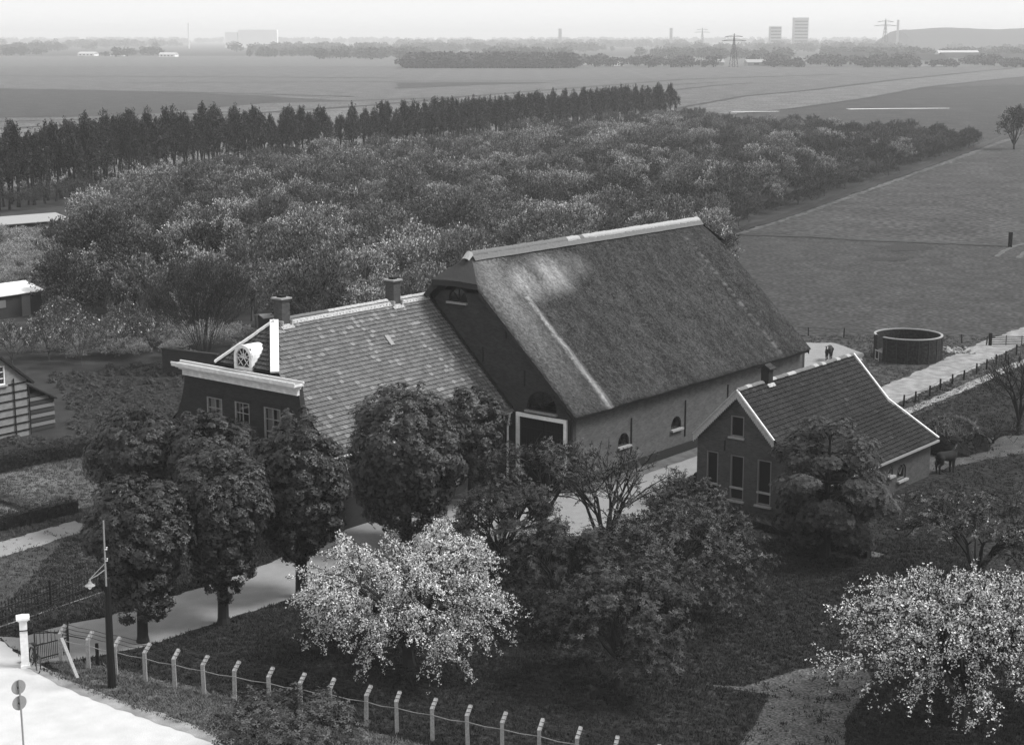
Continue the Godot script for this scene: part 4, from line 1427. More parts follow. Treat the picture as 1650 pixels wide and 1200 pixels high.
func build_near_trees() -> void:
	var P := func(x: float, z: float) -> Vector3: return Vector3(x, 0, z)
	lathe_tree("chestnut_tree", "dense dark broadleaf tree with thick trunk, nearest the iron gate and lamp post", P.call(-13.69, -58.96), [V(1.1, 0.6), V(1.5, 1.3), V(2.4, 1.45), V(3.3, 1.6), V(4.2, 2.05), V(5.2, 1.8), V(5.9, 1.1), V(6.2, 0.3)], 0.2, 0.036, 3400, 101)
	lathe_tree("chestnut_tree", "dense dark broadleaf tree on a short trunk, second from the iron gate along the drive", P.call(-11.04, -60.97), [V(1.2, 0.6), V(1.7, 1.15), V(2.8, 1.45), V(3.8, 1.6), V(4.8, 2.0), V(5.9, 1.75), V(6.7, 1.0), V(7.0, 0.3)], 0.21, 0.04, 3800, 102)
	lathe_tree("chestnut_tree", "tall dark broadleaf tree directly left of the white blossoming tree by the drive", P.call(-8.43, -64.09), [V(1.6, 0.5), V(2.1, 1.3), V(3.0, 1.75), V(4.2, 2.0), V(5.6, 1.9), V(6.7, 1.35), V(7.4, 0.8), V(7.7, 0.3)], 0.24, 0.03, 4000, 103)
	lathe_tree("chestnut_tree", "rounded dark tree by the house front, beside the light lawn", P.call(-16.95, -73.6), [V(1.3, 0.8), V(2.0, 1.8), V(3.2, 2.4), V(4.2, 2.35), V(5.0, 1.7), V(5.6, 0.4)], 0.2, 0.034, 3400, 104)
	lathe_tree("chestnut_tree", "dark leafy tree right under the upper windows of the farmhouse front", P.call(-13.5, -72.6), [V(1.4, 0.8), V(2.2, 1.9), V(3.3, 2.35), V(4.4, 2.2), V(5.2, 1.5), V(5.7, 0.4)], 0.2, 0.04, 3400, 105)
	lathe_tree("chestnut_tree", "big round dark tree covering the lower tiled roof of the farmhouse", P.call(-4.65, -70.94), [V(0.8, 0.9), V(1.7, 2.0), V(3.2, 2.6), V(4.8, 2.65), V(6.2, 2.1), V(7.0, 1.2), V(7.5, 0.4)], 0.24, 0.042, 5200, 106)
	lathe_tree("chestnut_tree", "small dark tree between the farmhouse gutter and the big round tree", P.call(-1.97, -77.6), [V(1.2, 0.7), V(2.2, 1.4), V(3.8, 1.75), V(5.0, 1.4), V(5.7, 0.4)], 0.16, 0.026, 2200, 107)
	# flowering trees
	single_tree("blossom_tree", "white blossoming fruit tree with domed crown in the middle foreground", "tree", P.call(-3.7, -56.6), {"h": 5.2, "r": 3.85, "trunk": 1.0, "limbs": 11, "subs": 10, "twigs": 13, "leaves": 30, "leaf": 0.085, "droop": 0.6, "g": 0.045, "blossom": 0.66, "bsize": 0.027, "low": 0.04, "el0": -0.35, "el1": 1.3, "dmin": -0.55, "rise": 0.0, "loose": 0.13, "show_twigs": true, "tw": 0.012}, 201)
	single_tree("blossom_tree", "white blossoming fruit tree with loose hanging branches at the right edge", "tree", P.call(14.7, -51.4), {"h": 4.9, "r": 4.6, "trunk": 1.1, "limbs": 13, "subs": 10, "twigs": 11, "leaves": 26, "leaf": 0.085, "droop": 0.4, "g": 0.04, "blossom": 0.48, "bsize": 0.029, "low": 0.04, "el0": -0.35, "el1": 1.25, "dmin": -0.6, "rise": 0.0, "loose": 0.12, "show_twigs": true, "tw": 0.012}, 202)
	# orchard trees by the yard
	single_tree("apple_tree", "loose leafy tree before the dark barn doors", "tree", P.call(1.2, -70.6), {"h": 4.6, "r": 3.2, "trunk": 1.1, "limbs": 9, "subs": 8, "twigs": 8, "leaves": 4, "leaf": 0.11, "fan": true, "droop": 0.1, "g": 0.075, "low": 0.12, "el0": 0.1, "el1": 1.35, "rise": 0.5, "show_twigs": true, "loose": 0.1}, 211)
	single_tree("apple_tree", "old tree with bare crooked boughs reaching over the bright yard", "tree", P.call(4.0, -66.4), {"h": 5.4, "r": 2.9, "trunk": 1.3, "limbs": 8, "subs": 6, "twigs": 6, "leaves": 2, "leaf": 0.11, "fan": true, "droop": 0.1, "g": 0.07, "low": 0.45, "el0": 0.0, "el1": 1.0, "rise": 0.4, "show_twigs": true, "tr": 0.17, "bark": 0.03}, 212)
	single_tree("apple_tree", "wide spreading apple tree in the middle, below the cottage front", "tree", P.call(6.4, -62.0), {"h": 4.1, "r": 3.7, "trunk": 1.1, "limbs": 12, "subs": 10, "twigs": 10, "leaves": 6, "leaf": 0.1, "fan": true, "droop": 0.15, "g": 0.08, "low": 0.02, "el0": -0.4, "el1": 1.25, "rise": 0.15, "show_twigs": true, "tr": 0.15}, 213)
	single_tree("apple_tree", "low leafy tree at the edge of the bright yard, left of the outbuilding", "tree", P.call(7.6, -70.4), {"h": 3.4, "r": 2.0, "trunk": 0.7, "limbs": 9, "subs": 8, "twigs": 8, "leaves": 4, "leaf": 0.11, "fan": true, "droop": 0.1, "g": 0.075, "low": 0.05, "el0": -0.1, "el1": 1.3, "rise": 0.4, "show_twigs": true}, 217)
	single_tree("apple_tree", "leafy tree filling the gap between the white domed tree and the barn doors", "tree", P.call(-0.4, -66.6), {"h": 3.7, "r": 2.5, "trunk": 0.9, "limbs": 10, "subs": 9, "twigs": 8, "leaves": 5, "leaf": 0.11, "fan": true, "droop": 0.1, "g": 0.055, "low": 0.08, "el0": -0.1, "el1": 1.3, "rise": 0.3, "show_twigs": true}, 218)
	single_tree("apple_tree", "dark apple tree right of the domed white blossoming tree", "tree", P.call(1.9, -60.6), {"h": 4.2, "r": 2.6, "trunk": 0.9, "limbs": 11, "subs": 10, "twigs": 9, "leaves": 6, "leaf": 0.105, "fan": true, "droop": 0.15, "g": 0.045, "low": 0.02, "el0": -0.4, "el1": 1.25, "rise": 0.1, "tr": 0.12}, 214)
	single_tree("apple_tree", "leafy apple tree low in the middle foreground, closest to the fence", "tree", P.call(3.7, -54.6), {"h": 4.4, "r": 2.8, "trunk": 0.9, "limbs": 11, "subs": 10, "twigs": 10, "leaves": 6, "leaf": 0.105, "fan": true, "droop": 0.15, "g": 0.06, "low": 0.02, "el0": -0.4, "el1": 1.25, "rise": 0.1, "tr": 0.13}, 215)
	single_tree("apple_tree", "grey spreading apple tree above the right blossoming tree", "tree", P.call(18.6, -64.0), {"h": 4.3, "r": 3.5, "trunk": 1.0, "limbs": 10, "subs": 8, "twigs": 8, "leaves": 5, "leaf": 0.12, "fan": true, "droop": 0.15, "g": 0.075, "low": 0.15, "el0": -0.1, "el1": 1.1, "rise": 0.35, "blossom": 0.04, "bsize": 0.03, "show_twigs": true}, 216)
	# layered tree by the cottage
	var r := RandomNumberGenerator.new()
	r.seed = 301
	var blobs := []
	for j in 9:
		var y := 0.9 + j * 0.6
		var R := 2.6 * sin(PI * clampf((j + 2.6) / 12.4, 0, 1)) * (1.0 if j < 7 else 0.75)
		var n := maxi(3, int(R * 3.0))
		for k in n:
			var a := TAU * (k + r.randf()) / n
			var d := R * r.randf_range(0.45, 1.05)
			blobs.append([Vector3(cos(a) * d, y + r.randf_range(-0.2, 0.2), sin(a) * d), r.randf_range(0.5, 0.95), 0.5])
	var mb := MB.new()
	clump_crown(mb, blobs, 11000, 0.12, 0.062, 5, 0.05, r, Vector3(0, 2.5, 0))
	var w := MB.new()
	w.tint = Color(0.03, 0.03, 0.03)
	w.tube([Vector3(0, -0.05, 0), Vector3(0.05, 1.2, 0), Vector3(0, 3.2, 0.05), Vector3(0.05, 5.9, 0)], [0.24, 0.17, 0.12, 0.02], 8)
	for b in blobs:
		if r.randf() < 0.6:
			w.tube([Vector3(0, maxf(0.9, b[0].y - 0.5), 0), b[0] * Vector3(0.5, 1, 0.5) + Vector3(0, -0.12, 0), b[0]], [0.06, 0.04, 0.012], 5)
	tree_thing("layered_tree", "dark tree with flat layered branches in front of the small brick outbuilding", "tree", P.call(13.5, -69.3), mb, w, M.leaf)
	# shrubs
	single_tree("shrub", "grey-green leafy shrub at the bottom edge by the concrete fence posts", "shrub", P.call(-7.0, -48.0), {"h": 1.9, "r": 2.6, "trunk": 0.2, "limbs": 12, "subs": 8, "twigs": 8, "leaves": 4, "leaf": 0.12, "fan": true, "droop": 0.05, "g": 0.075, "low": 0.05, "el0": 0.0, "el1": 1.2, "rise": 0.5, "tr": 0.05}, 221)
	single_tree("shrub", "large bushy shrub of upright bare twigs behind the farmhouse front", "shrub", P.call(-20.8, -111.0), {"h": 7.2, "r": 3.9, "trunk": 0.3, "limbs": 34, "subs": 9, "twigs": 10, "leaves": 3, "leaf": 0.1, "droop": 0.0, "g": 0.09, "low": 0.05, "el0": 0.25, "el1": 1.5, "spread": 0.45, "rise": 1.1, "twig": 1.0, "show_twigs": true, "tw": 0.016, "tr": 0.045, "bark": 0.06, "arch": 0.0}, 222)
	single_tree("bare_tree", "bare dark branchy tree at the right edge near the lane", "tree", P.call(28.6, -92.0), {"h": 4.4, "r": 2.3, "trunk": 0.8, "limbs": 8, "subs": 6, "twigs": 7, "leaves": 1, "leaf": 0.09, "droop": 0.0, "g": 0.05, "low": 0.1, "el0": 0.2, "el1": 1.3, "rise": 0.6, "twig": 1.3, "show_twigs": true, "tw": 0.018, "bark": 0.03}, 223)
	single_tree("bare_tree", "fallen dark boughs lying in the grass right of the hay heap", "tree", P.call(26.6, -90.0), {"h": 0.9, "r": 2.0, "trunk": 0.15, "limbs": 6, "subs": 4, "twigs": 5, "leaves": 1, "leaf": 0.1, "droop": 0.0, "g": 0.04, "low": 0.1, "el0": 0.0, "el1": 0.7, "rise": 0.3, "show_twigs": true, "tr": 0.08, "bark": 0.03}, 224)
	single_tree("lone_tree", "solitary leafy tree at the right edge beside the far hedge", "tree", P.call(100.5, -337.5), {"h": 8.5, "r": 3.6, "trunk": 0.8, "limbs": 11, "subs": 8, "twigs": 7, "leaves": 5, "leaf": 0.34, "droop": 0.1, "g": 0.05, "low": 0.02, "el0": 0.0, "el1": 1.3, "rise": 0.3, "loose": 0.3}, 225)
	# small pale shrubs of the kitchen garden and lawn
	for a in [[-24.9, -84.0, 0.55], [-23.5, -85.6, 0.6], [-21.6, -86.3, 0.7]]:
		single_tree("rose_bush", ["leftmost small dark bush on the light lawn", "middle small dark bush on the light lawn", "small dark bush on the light lawn closest to the trees"][int(a[2] * 10 + 0.01) - 5 if a[2] > 0.56 else 0], "bush", P.call(a[0], a[1]), {"h": 1.0, "r": 0.42, "trunk": 0.3, "limbs": 6, "subs": 4, "twigs": 3, "leaves": 3, "leaf": 0.1, "droop": 0.1, "g": 0.035, "low": 0.2, "tr": 0.025}, int(a[2] * 1000))
	for i in 7:
		var q: Array = [[-34.1, -112.2], [-32.2, -114.3], [-29.4, -112.2], [-27.7, -115.6], [-25.5, -116.7], [-32.5, -119.2], [-28.2, -120.7]][i]
		single_tree("garden_fruit_tree", ["pale young fruit tree left of the others in the kitchen garden", "pale flowering fruit tree near the gabled house on the left", "low pale fruit tree above the vegetable beds", "slim pale fruit tree behind the vegetable beds", "pale fruit tree nearest the upright bare shrub", "pale fruit tree at the back left of the kitchen garden", "pale fruit tree at the back right of the kitchen garden"][i], "tree", P.call(q[0], q[1]), {"h": 3.0 + 0.3 * (i % 3), "r": 1.8, "trunk": 0.4, "limbs": 9, "subs": 7, "twigs": 7, "leaves": 6, "leaf": 0.11, "droop": 0.1, "g": 0.14, "low": 0.05, "el0": 0.0, "el1": 1.4, "rise": 0.9, "blossom": 0.02, "bsize": 0.05, "tr": 0.05, "show_twigs": true, "bark": 0.1}, 240 + i)

func build_orchard() -> void:
	var r := RandomNumberGenerator.new()
	r.seed = 500
	var kinds := []
	var gs := [0.14, 0.32, 0.22, 0.065, 0.42, 0.12]
	for i in 6:
		var p := branchy({"h": 4.6 + 0.25 * (i % 3), "r": 2.35 + 0.2 * (i % 2), "trunk": 1.0, "limbs": 9, "subs": 8, "twigs": 7, "leaves": 5, "leaf": 0.17, "droop": 0.05, "g": gs[i], "low": 0.14, "el0": 0.0, "el1": 1.35, "rise": 0.8, "loose": 0.16, "bark": 0.13, "show_twigs": true, "tw": 0.022, "tr": 0.09}, 510 + i)
		kinds.append([p[0].mesh(), p[1].mesh()])
	var poly := PackedVector2Array([V(24.2, -190), V(17, -132), V(4, -119), V(-10, -112), V(-15.5, -113), V(-17, -121), V(-26, -121), V(-33, -121), V(-37, -133), V(-40.5, -152), V(-45.5, -178.0), V(-47, -196), V(-48.7, -228.7), V(-32.7, -256.3), V(-13.5, -292.6), V(9.5, -342.6), V(40.2, -413.0), V(60, -396), V(98.5, -351), V(70, -292), V(34.5, -215)])
	var spots := []
	var step := 3.75
	for j in range(-110, 30):
		for i in range(-40, 60):
			var p := V(i * step + (j % 2) * 2.0 + r.randf_range(-1.2, 1.2), j * step + r.randf_range(-1.2, 1.2))
			if Geometry2D.is_point_in_polygon(p, poly) and r.randf() < 0.96:
				spots.append(p)
	spots.sort_custom(func(a, b): return a.length() < b.length())
	var rest := [[], [], [], [], [], []]
	var words := [["mid-grey feathery fruit tree in the dense orchard behind the farm", "mid-grey fruit trees of the orchard"], ["pale feathery fruit tree in the dense orchard behind the farm", "pale fruit trees of the orchard"]]
	var near_at := {}
	for i in spots.size():
		var p: Vector2 = spots[i]
		var k := r.randi_range(0, 5)
		var far := clampf((p.length() - 230.0) / 120.0, 0.0, 1.0)
		var right := clampf((p.x - (-p.y - 190.0) * 0.1) / 60.0, 0.0, 1.0)
		if r.randf() < right * 0.8:
			k = 3 if r.randf() < 0.7 else 5
		var s := r.randf_range(0.72, 1.3) * (1.0 - 0.2 * right) * (0.9 if far > 0.8 else 1.0)
		if p.y < -170.0 and r.randf() < 0.08:
			continue
		var T := Transform3D(Basis(Vector3.UP, r.randf() * TAU).scaled(Vector3(s, s * r.randf_range(0.85, 1.15), s)), Vector3(p.x, 0, p.y))
		if i < 290:
			var w: Array = words[1 if k in [1, 2, 4] else 0]
			var t := thing("fruit_tree", w[0], "tree", T.origin, 0.0, w[1])
			t.transform = T
			put("trunk", kinds[k][1], M.bark, t)
			put("crown", kinds[k][0], M.leaf, t)
		else:
			rest[k].append(T)
	for k in 6:
		if rest[k].size() == 0:
			continue
		var both := ArrayMesh.new()
		both.add_surface_from_arrays(Mesh.PRIMITIVE_TRIANGLES, kinds[k][0].surface_get_arrays(0))
		both.add_surface_from_arrays(Mesh.PRIMITIVE_TRIANGLES, kinds[k][1].surface_get_arrays(0))
		var mm := many("orchard", both, M.leaf, rest[k])
		tag(mm, "far part of the dense orchard, crowns merging into one mass", "orchard", "far orchard rows")
	# row of tall dark trees beyond
	var tall := []
	for i in 6:
		var p := branchy({"h": 10.0, "r": 1.45 + 0.2 * (i % 3), "trunk": 3.6, "limbs": 13, "subs": 6, "twigs": 6, "leaves": 7, "leaf": 0.27, "droop": 0.1, "g": 0.018, "low": [0.3, 0.1, 0.36, 0.06, 0.24, 0.1][i], "el0": -0.5, "el1": 1.5, "rise": 0.2, "loose": 0.3, "tr": 0.12, "bark": 0.02, "dmin": -0.5}, 560 + i)
		var wd: MB = p[1]
		wd.tube([Vector3(0, 3, 0), Vector3(0.1, 6.5, 0.05), Vector3(0, 9.7, 0)], [0.11, 0.08, 0.02], 5)
		for mb in [p[0], wd]:
			for q in mb.v.size():
				var f := lerpf(1.25, 0.62, clampf(mb.v[q].y / 10.0, 0, 1))
				mb.v[q] *= Vector3(f, 1, f)
		tall.append([p[0].mesh(), wd.mesh()])
	var row := [V(-92, -160), V(-66, -214), V(-62, -228), V(-55.5, -264.2), V(-38.0, -301.4), V(-15.0, -340.8), V(11.1, -402.0), V(45.0, -463.6)]
	var n := 0
	var spare := []
	for lane in 3:
		for i in row.size() - 1:
			var a: Vector2 = row[i]
			var b: Vector2 = row[i + 1]
			var m := int(a.distance_to(b) / 2.7)
			for k in m:
				var p := a.lerp(b, (k + r.randf_range(0.1, 0.9)) / m) + (b - a).orthogonal().normalized() * (lane * 2.6 + r.randf_range(-1.3, 1.3))
				var s := r.randf_range(0.8, 1.12) * (1.02 if p.y > -300 else 0.9)
				if r.randf() < 0.1:
					continue
				var v := r.randi_range(0, 5)
				if n >= 290:
					spare.append(Transform3D(Basis(Vector3.UP, r.randf() * TAU).scaled(Vector3(s, s, s)), Vector3(p.x, 0, p.y)))
					continue
				var t := thing("windbreak_tree", "tall thin dark tree in the close row beyond the orchard", "tree", Vector3(p.x, 0, p.y), 0.0, "tall dark trees in the row beyond the orchard")
				t.transform = Transform3D(Basis(Vector3.UP, r.randf() * TAU).scaled(Vector3(s * r.randf_range(0.9, 1.3), s, s * r.randf_range(0.9, 1.3))), Vector3(p.x, 0, p.y))
				put("trunk", tall[v][1], M.bark, t)
				put("crown", tall[v][0], M.leaf_dark, t)
				n += 1
	var tb := ArrayMesh.new()
	tb.add_surface_from_arrays(Mesh.PRIMITIVE_TRIANGLES, tall[1][0].surface_get_arrays(0))
	tb.add_surface_from_arrays(Mesh.PRIMITIVE_TRIANGLES, tall[1][1].surface_get_arrays(0))
	tag(many("windbreak", tb, M.leaf_dark, spare), "rear ranks of the tall dark tree row, reading as one belt", "tree belt")
	# tall dark trees at the near left corner of the orchard
	var big := []
	for i in 2:
		var p := branchy({"h": 7.2, "r": 3.3, "trunk": 1.2, "limbs": 11, "subs": 10, "twigs": 9, "leaves": 6, "leaf": 0.2, "droop": 0.1, "g": 0.075 - 0.02 * i, "low": 0.06, "el0": -0.2, "el1": 1.35, "rise": 0.4, "loose": 0.2, "bark": 0.05, "show_twigs": true, "tw": 0.02}, 590 + i)
		big.append([p[0].mesh(), p[1].mesh()])
	var bl := [[-33.4, -125.0, 0.9, "large dark broad tree right of the white roofed hut"], [-30.5, -133.0, 0.95, "large dark tree behind the pale garden trees, left of the middle one"], [-27.5, -127.0, 1.0, "large dark tree behind the middle of the kitchen garden"], [-36.5, -148.0, 0.95, "large dark tree in the orchard right above the white roofed hut"], [-35.0, -141.0, 1.1, "tall dark tree in the second line behind the kitchen garden"], [-25.0, -138.0, 1.0, "tall dark tree behind the upright bare shrub"], [-14.5, -121.5, 0.75, "round dark tree between the two farmhouse chimneys"]]
	for i in bl.size():
		var q: Array = bl[i]
		var t := thing("broad_tree", q[3], "tree", Vector3(q[0], 0, q[1]), r.randf() * TAU)
		t.scale = Vector3.ONE * q[2]
		put("trunk", big[i % 2][1], M.bark, t)
		put("crown", big[i % 2][0], M.leaf, t)
	# low scrub along the right border of the orchard
	var scrub := []
	var line := [V(22.5, -190), V(34.5, -214), V(50.5, -249), V(69.5, -291), V(97.5, -353)]
	for i in line.size() - 1:
		var m := int(line[i].distance_to(line[i + 1]) / 1.6)
		for k in m:
			var p: Vector2 = line[i].lerp(line[i + 1], (k + r.randf()) / m) + V(r.randf_range(-2.5, 0.3), r.randf_range(-1, 1))
			var s := r.randf_range(0.25, 0.5)
			scrub.append(Transform3D(Basis(Vector3.UP, r.randf() * TAU).scaled(Vector3(s * 1.3, s, s * 1.3)), Vector3(p.x, -0.1, p.y)))
	var low := []
	for i in 150:
		var z := r.randf_range(-183.0, -137.0)
		var x := z * r.randf_range(0.255, 0.34)
		var s := r.randf_range(0.25, 0.5)
		if Vector2(x, z).distance_to(V(-41.6, -134.0)) < 5.0:
			continue
		low.append(Transform3D(Basis(Vector3.UP, r.randf() * TAU).scaled(Vector3(s * 1.4, s, s * 1.4)), Vector3(x, -0.1, z)))
	for i in 90:
		var s := r.randf_range(0.18, 0.42)
		low.append(Transform3D(Basis(Vector3.UP, r.randf() * TAU).scaled(Vector3(s * 1.4, s, s * 1.4)), Vector3(r.randf_range(-36.0, -13.0), -0.1, r.randf_range(-122.0, -113.5))))
	tag(many("bushes", kinds[1][0], M.leaf, low), "low pale bushes and brambles around the sheds and behind the kitchen garden", "bushes")
	for i in row.size() - 1:
		var m := int(row[i].distance_to(row[i + 1]) / 2.2)
		for k in m:
			var p: Vector2 = row[i].lerp(row[i + 1], (k + r.randf()) / m) + V(r.randf_range(-4, 4), r.randf_range(-4, 4))
			var s := r.randf_range(0.3, 0.75)
			scrub.append(Transform3D(Basis(Vector3.UP, r.randf() * TAU).scaled(Vector3(s * 1.3, s, s * 1.3)), Vector3(p.x, -0.1, p.y)))
	tag(many("scrub", kinds[3][0], M.leaf, scrub), "low dark scrub along the borders of the orchard", "scrub")

# ---------------------------------------------------------------- fences, posts, lamp, signs
func build_street_things() -> void:
	var f := thing("wire_fence", "barbed wire fence on pale concrete posts with bent tops along the road", "fence", Vector3(-12.77, 0, -55.08))
	var posts := [V(-16.2, -56.95), V(-15.05, -56.3), V(-13.93, -55.68), V(-12.77, -55.08), V(-11.62, -54.48), V(-10.51, -53.89), V(-9.38, -53.37), V(-8.13, -52.8), V(-7.01, -52.29), V(-5.96, -51.8), V(-4.75, -51.21), V(-3.71, -50.68), V(-2.54, -50.11), V(-1.4, -49.55), V(-0.31, -49.0), V(0.84, -48.47), V(1.97, -47.85), V(3.12, -47.15), V(4.3, -46.5)]
	var pm := MB.new()
	var arm := Vector3(0.12, 0.2, -0.33)
	pm.quad(Vector3(-0.065, -0.1, 0.065), Vector3(-0.06, 1.1, 0.06), Vector3(0.06, 1.1, 0.06), Vector3(0.065, -0.1, 0.065))
	pm.quad(Vector3(0.065, -0.1, 0.065), Vector3(0.06, 1.1, 0.06), Vector3(0.06, 1.1, -0.06), Vector3(0.065, -0.1, -0.065))
	pm.quad(Vector3(0.065, -0.1, -0.065), Vector3(0.06, 1.1, -0.06), Vector3(-0.06, 1.1, -0.06), Vector3(-0.065, -0.1, -0.065))
	pm.quad(Vector3(-0.065, -0.1, -0.065), Vector3(-0.06, 1.1, -0.06), Vector3(-0.06, 1.1, 0.06), Vector3(-0.065, -0.1, 0.065))
	pm.bar(Vector3(0, 1.06, 0) - arm * 0.08, Vector3(0, 1.08, 0) + arm * 1.05, 0.105)
	var pmesh := pm.mesh()
	var o := Vector3(-12.77, 0, -55.08)
	var r := RandomNumberGenerator.new()
	r.seed = 3
	for p in posts:
		var n := put("post", pmesh, M.concrete, f)
		n.position = Vector3(p.x, 0, p.y) - o
		n.rotation = Vector3(r.randf_range(-0.025, 0.025), r.randf_range(-0.06, 0.06), r.randf_range(-0.025, 0.025))
	for k in 4:
		var w := MB.new()
		var off := Vector3(0.0, 0.9, 0.07) if k == 0 else Vector3(0, 1.1, 0.0) + arm * (0.15 + 0.4 * (k - 1)) + Vector3(0, 0.05, 0)
		for i in posts.size() - 1:
			var a := Vector3(posts[i].x, 0, posts[i].y) - o + off
			var b := Vector3(posts[i + 1].x, 0, posts[i + 1].y) - o + off
			var m := (a + b) / 2 + Vector3(0, -0.03 - 0.02 * r.randf(), 0)
			w.bar(a, m, 0.02 if k == 0 else 0.014)
			w.bar(m, b, 0.02 if k == 0 else 0.014)
		put("wire", w, M.iron if k else M.zinc, f)
	var br := MB.new()
	br.bar(Vector3(-16.1, 0.95, -56.8) - o, Vector3(-15.2, 0.0, -55.35) - o, 0.11)
	put("brace", br, M.concrete, f)
	# lamp post
	var l := thing("lamp_post", "dark wooden lamp post with thin upper pipe and small white hanging shade", "lamp post", Vector3(-13.81, 0, -54.55))
	var lp := MB.new()
	lp.tube([Vector3(0, -0.1, 0), Vector3(0, 2.0, 0), Vector3(0.02, 3.95, 0)], [0.145, 0.125, 0.105], 10)
	put("pole", lp, M.dark_wood, l)
	var up := MB.new()
	up.tube([Vector3(0.0, 3.7, 0.1), Vector3(0.0, 4.6, 0.1), Vector3(0.0, 6.0, 0.06)], [0.035, 0.03, 0.028], 7)
	put("pipe", up, M.zinc, l)
	var la := MB.new()
	la.tube([Vector3(0, 4.3, 0.1), Vector3(-0.25, 4.14, 0.3), Vector3(-0.46, 4.05, 0.42)], [0.018, 0.018, 0.018], 6)
	la.tube([Vector3(0, 4.52, 0.1), Vector3(-0.44, 4.08, 0.42)], [0.014, 0.014], 6)
	la.tube([Vector3(-0.46, 4.07, 0.42), Vector3(-0.47, 3.95, 0.43)], [0.03, 0.04], 6)
	put("arm", la, M.zinc, l)
	var ls := MB.new()
	ls.tube([Vector3(-0.47, 3.97, 0.43), Vector3(-0.47, 3.9, 0.43), Vector3(-0.47, 3.84, 0.43), Vector3(-0.47, 3.82, 0.43)], [0.05, 0.08, 0.17, 0.18], 14)
	put("lamp_shade", ls, M.sill, l)
	var lb := MB.new()
	lb.tube([Vector3(-0.47, 3.82, 0.43), Vector3(-0.47, 3.76, 0.43), Vector3(-0.47, 3.7, 0.43)], [0.07, 0.07, 0.03], 10)
	put("bulb_glass", lb, M.white, l)
	for y in [4.6, 5.0]:
		var ins := MB.new()
		ins.tube([Vector3(0, y, 0.1), Vector3(0.08, y, 0.1), Vector3(0.08, y + 0.08, 0.1)], [0.02, 0.02, 0.03], 6)
		put("insulator", ins, M.white, l)
	# road sign seen from behind
	var s := thing("road_sign", "two round traffic sign discs on one thin post, seen from behind", "road sign", Vector3(-15.32, 0, -49.2))
	var sp := MB.new()
	sp.tube([Vector3(0, -0.1, 0), Vector3(-0.02, 2.42, 0)], [0.032, 0.032], 8)
	put("post", sp, M.zinc, s)
	for y in [2.16, 1.64]:
		var d := MB.new()
		d.T = Transform3D(Basis(Vector3.UP, 0.75), Vector3(-0.02, y, 0.0))
		d.tube([Vector3(0, 0, -0.05), Vector3(0, 0, -0.075)], [0.235, 0.235], 28)
		put("sign_disc", d, M.zinc, s)
		var cl := MB.new()
		cl.T = d.T
		cl.box(Vector3(0, 0, -0.035), Vector3(0.1, 0.05, 0.04))
		put("clamp", cl, M.iron, s)
	var st := MB.new()
	st.box(Vector3(0, 0.42, 0), Vector3(0.1, 0.85, 0.1))
	var stn := put("short_post", st, M.dark_wood)
	stn.position = Vector3(-14.8, 0, -56.6)
	tag(stn, "short black post in the grass just left of the lamp post", "post")
	# gate pillar with scroll iron
	var g := thing("gate_pillar", "white gate pillar with square cap and black iron band", "pillar", Vector3(-17.34, 0, -56.46), 0.3)
	var gs := MB.new()
	gs.box(Vector3(0, 0.87, 0), Vector3(0.27, 1.76, 0.27))
	gs.box(Vector3(0, 0.06, 0), Vector3(0.33, 0.12, 0.33))
	put("shaft", gs, M.white, g)
	var gc := MB.new()
	gc.box(Vector3(0, 1.79, 0), Vector3(0.34, 0.06, 0.34))
	gc.box(Vector3(0, 1.86, 0), Vector3(0.46, 0.08, 0.46))
	var k4 := [Vector3(-0.23, 1.9, -0.23), Vector3(0.23, 1.9, -0.23), Vector3(0.23, 1.9, 0.23), Vector3(-0.23, 1.9, 0.23)]
	for i in 4:
		gc.tri(k4[i], k4[(i + 1) % 4], Vector3(0, 2.0, 0))
	put("cap", gc, M.white, g)
	# bicycle leaning against the pillar
	var bk := thing("bicycle", "black bicycle leaning against the white gate pillar", "bicycle", Vector3(-17.22, 0, -56.75), -atan2(0.87, 0.5))
	bk.rotation.x = -0.1
	var wr := 0.3
	for wx in [0.0, 0.92]:
		var ty := MB.new()
		var pa := []
		var ra := []
		for i in 25:
			pa.append(Vector3(wx + cos(TAU * i / 24.0) * wr, wr + sin(TAU * i / 24.0) * wr, 0))
			ra.append(0.02)
		ty.tube(pa, ra, 6, false)
		var wn := put("wheel", ty, M.iron, bk)
		var sk := MB.new()
		for i in 12:
			sk.bar(Vector3(wx, wr, 0), Vector3(wx + cos(TAU * i / 12.0) * wr, wr + sin(TAU * i / 12.0) * wr, 0), 0.005)
		sk.tube([Vector3(wx, wr, -0.04), Vector3(wx, wr, 0.04)], [0.025, 0.025], 8)
		put("spokes", sk, M.zinc, wn)
		var mg := MB.new()
		mg.grid(10, 1, func(t, q): return Vector3(wx + cos(lerpf(0.2, PI - 0.2, t)) * (wr + 0.035), wr + sin(lerpf(0.2, PI - 0.2, t)) * (wr + 0.035), lerpf(-0.03, 0.03, q)))
		put("mudguard", mg, M.iron, bk)
	var bf := MB.new()
	for e in [[Vector3(0, wr, 0), Vector3(0.4, 0.28, 0)], [Vector3(0.4, 0.28, 0), Vector3(0.24, 0.78, 0)], [Vector3(0, wr, 0), Vector3(0.27, 0.68, 0)], [Vector3(0.4, 0.28, 0), Vector3(0.75, 0.72, 0)], [Vector3(0.27, 0.68, 0), Vector3(0.73, 0.8, 0)], [Vector3(0.7, 0.9, 0), Vector3(0.92, wr, 0)]]:
		bf.tube([e[0], e[1]], [0.018, 0.018], 6)
	put("frame", bf, M.iron, bk)
	var sd := MB.new()
	sd.box(Vector3(0.22, 0.82, 0), Vector3(0.24, 0.06, 0.14))
	sd.box(Vector3(0.36, 0.82, 0), Vector3(0.1, 0.05, 0.05))
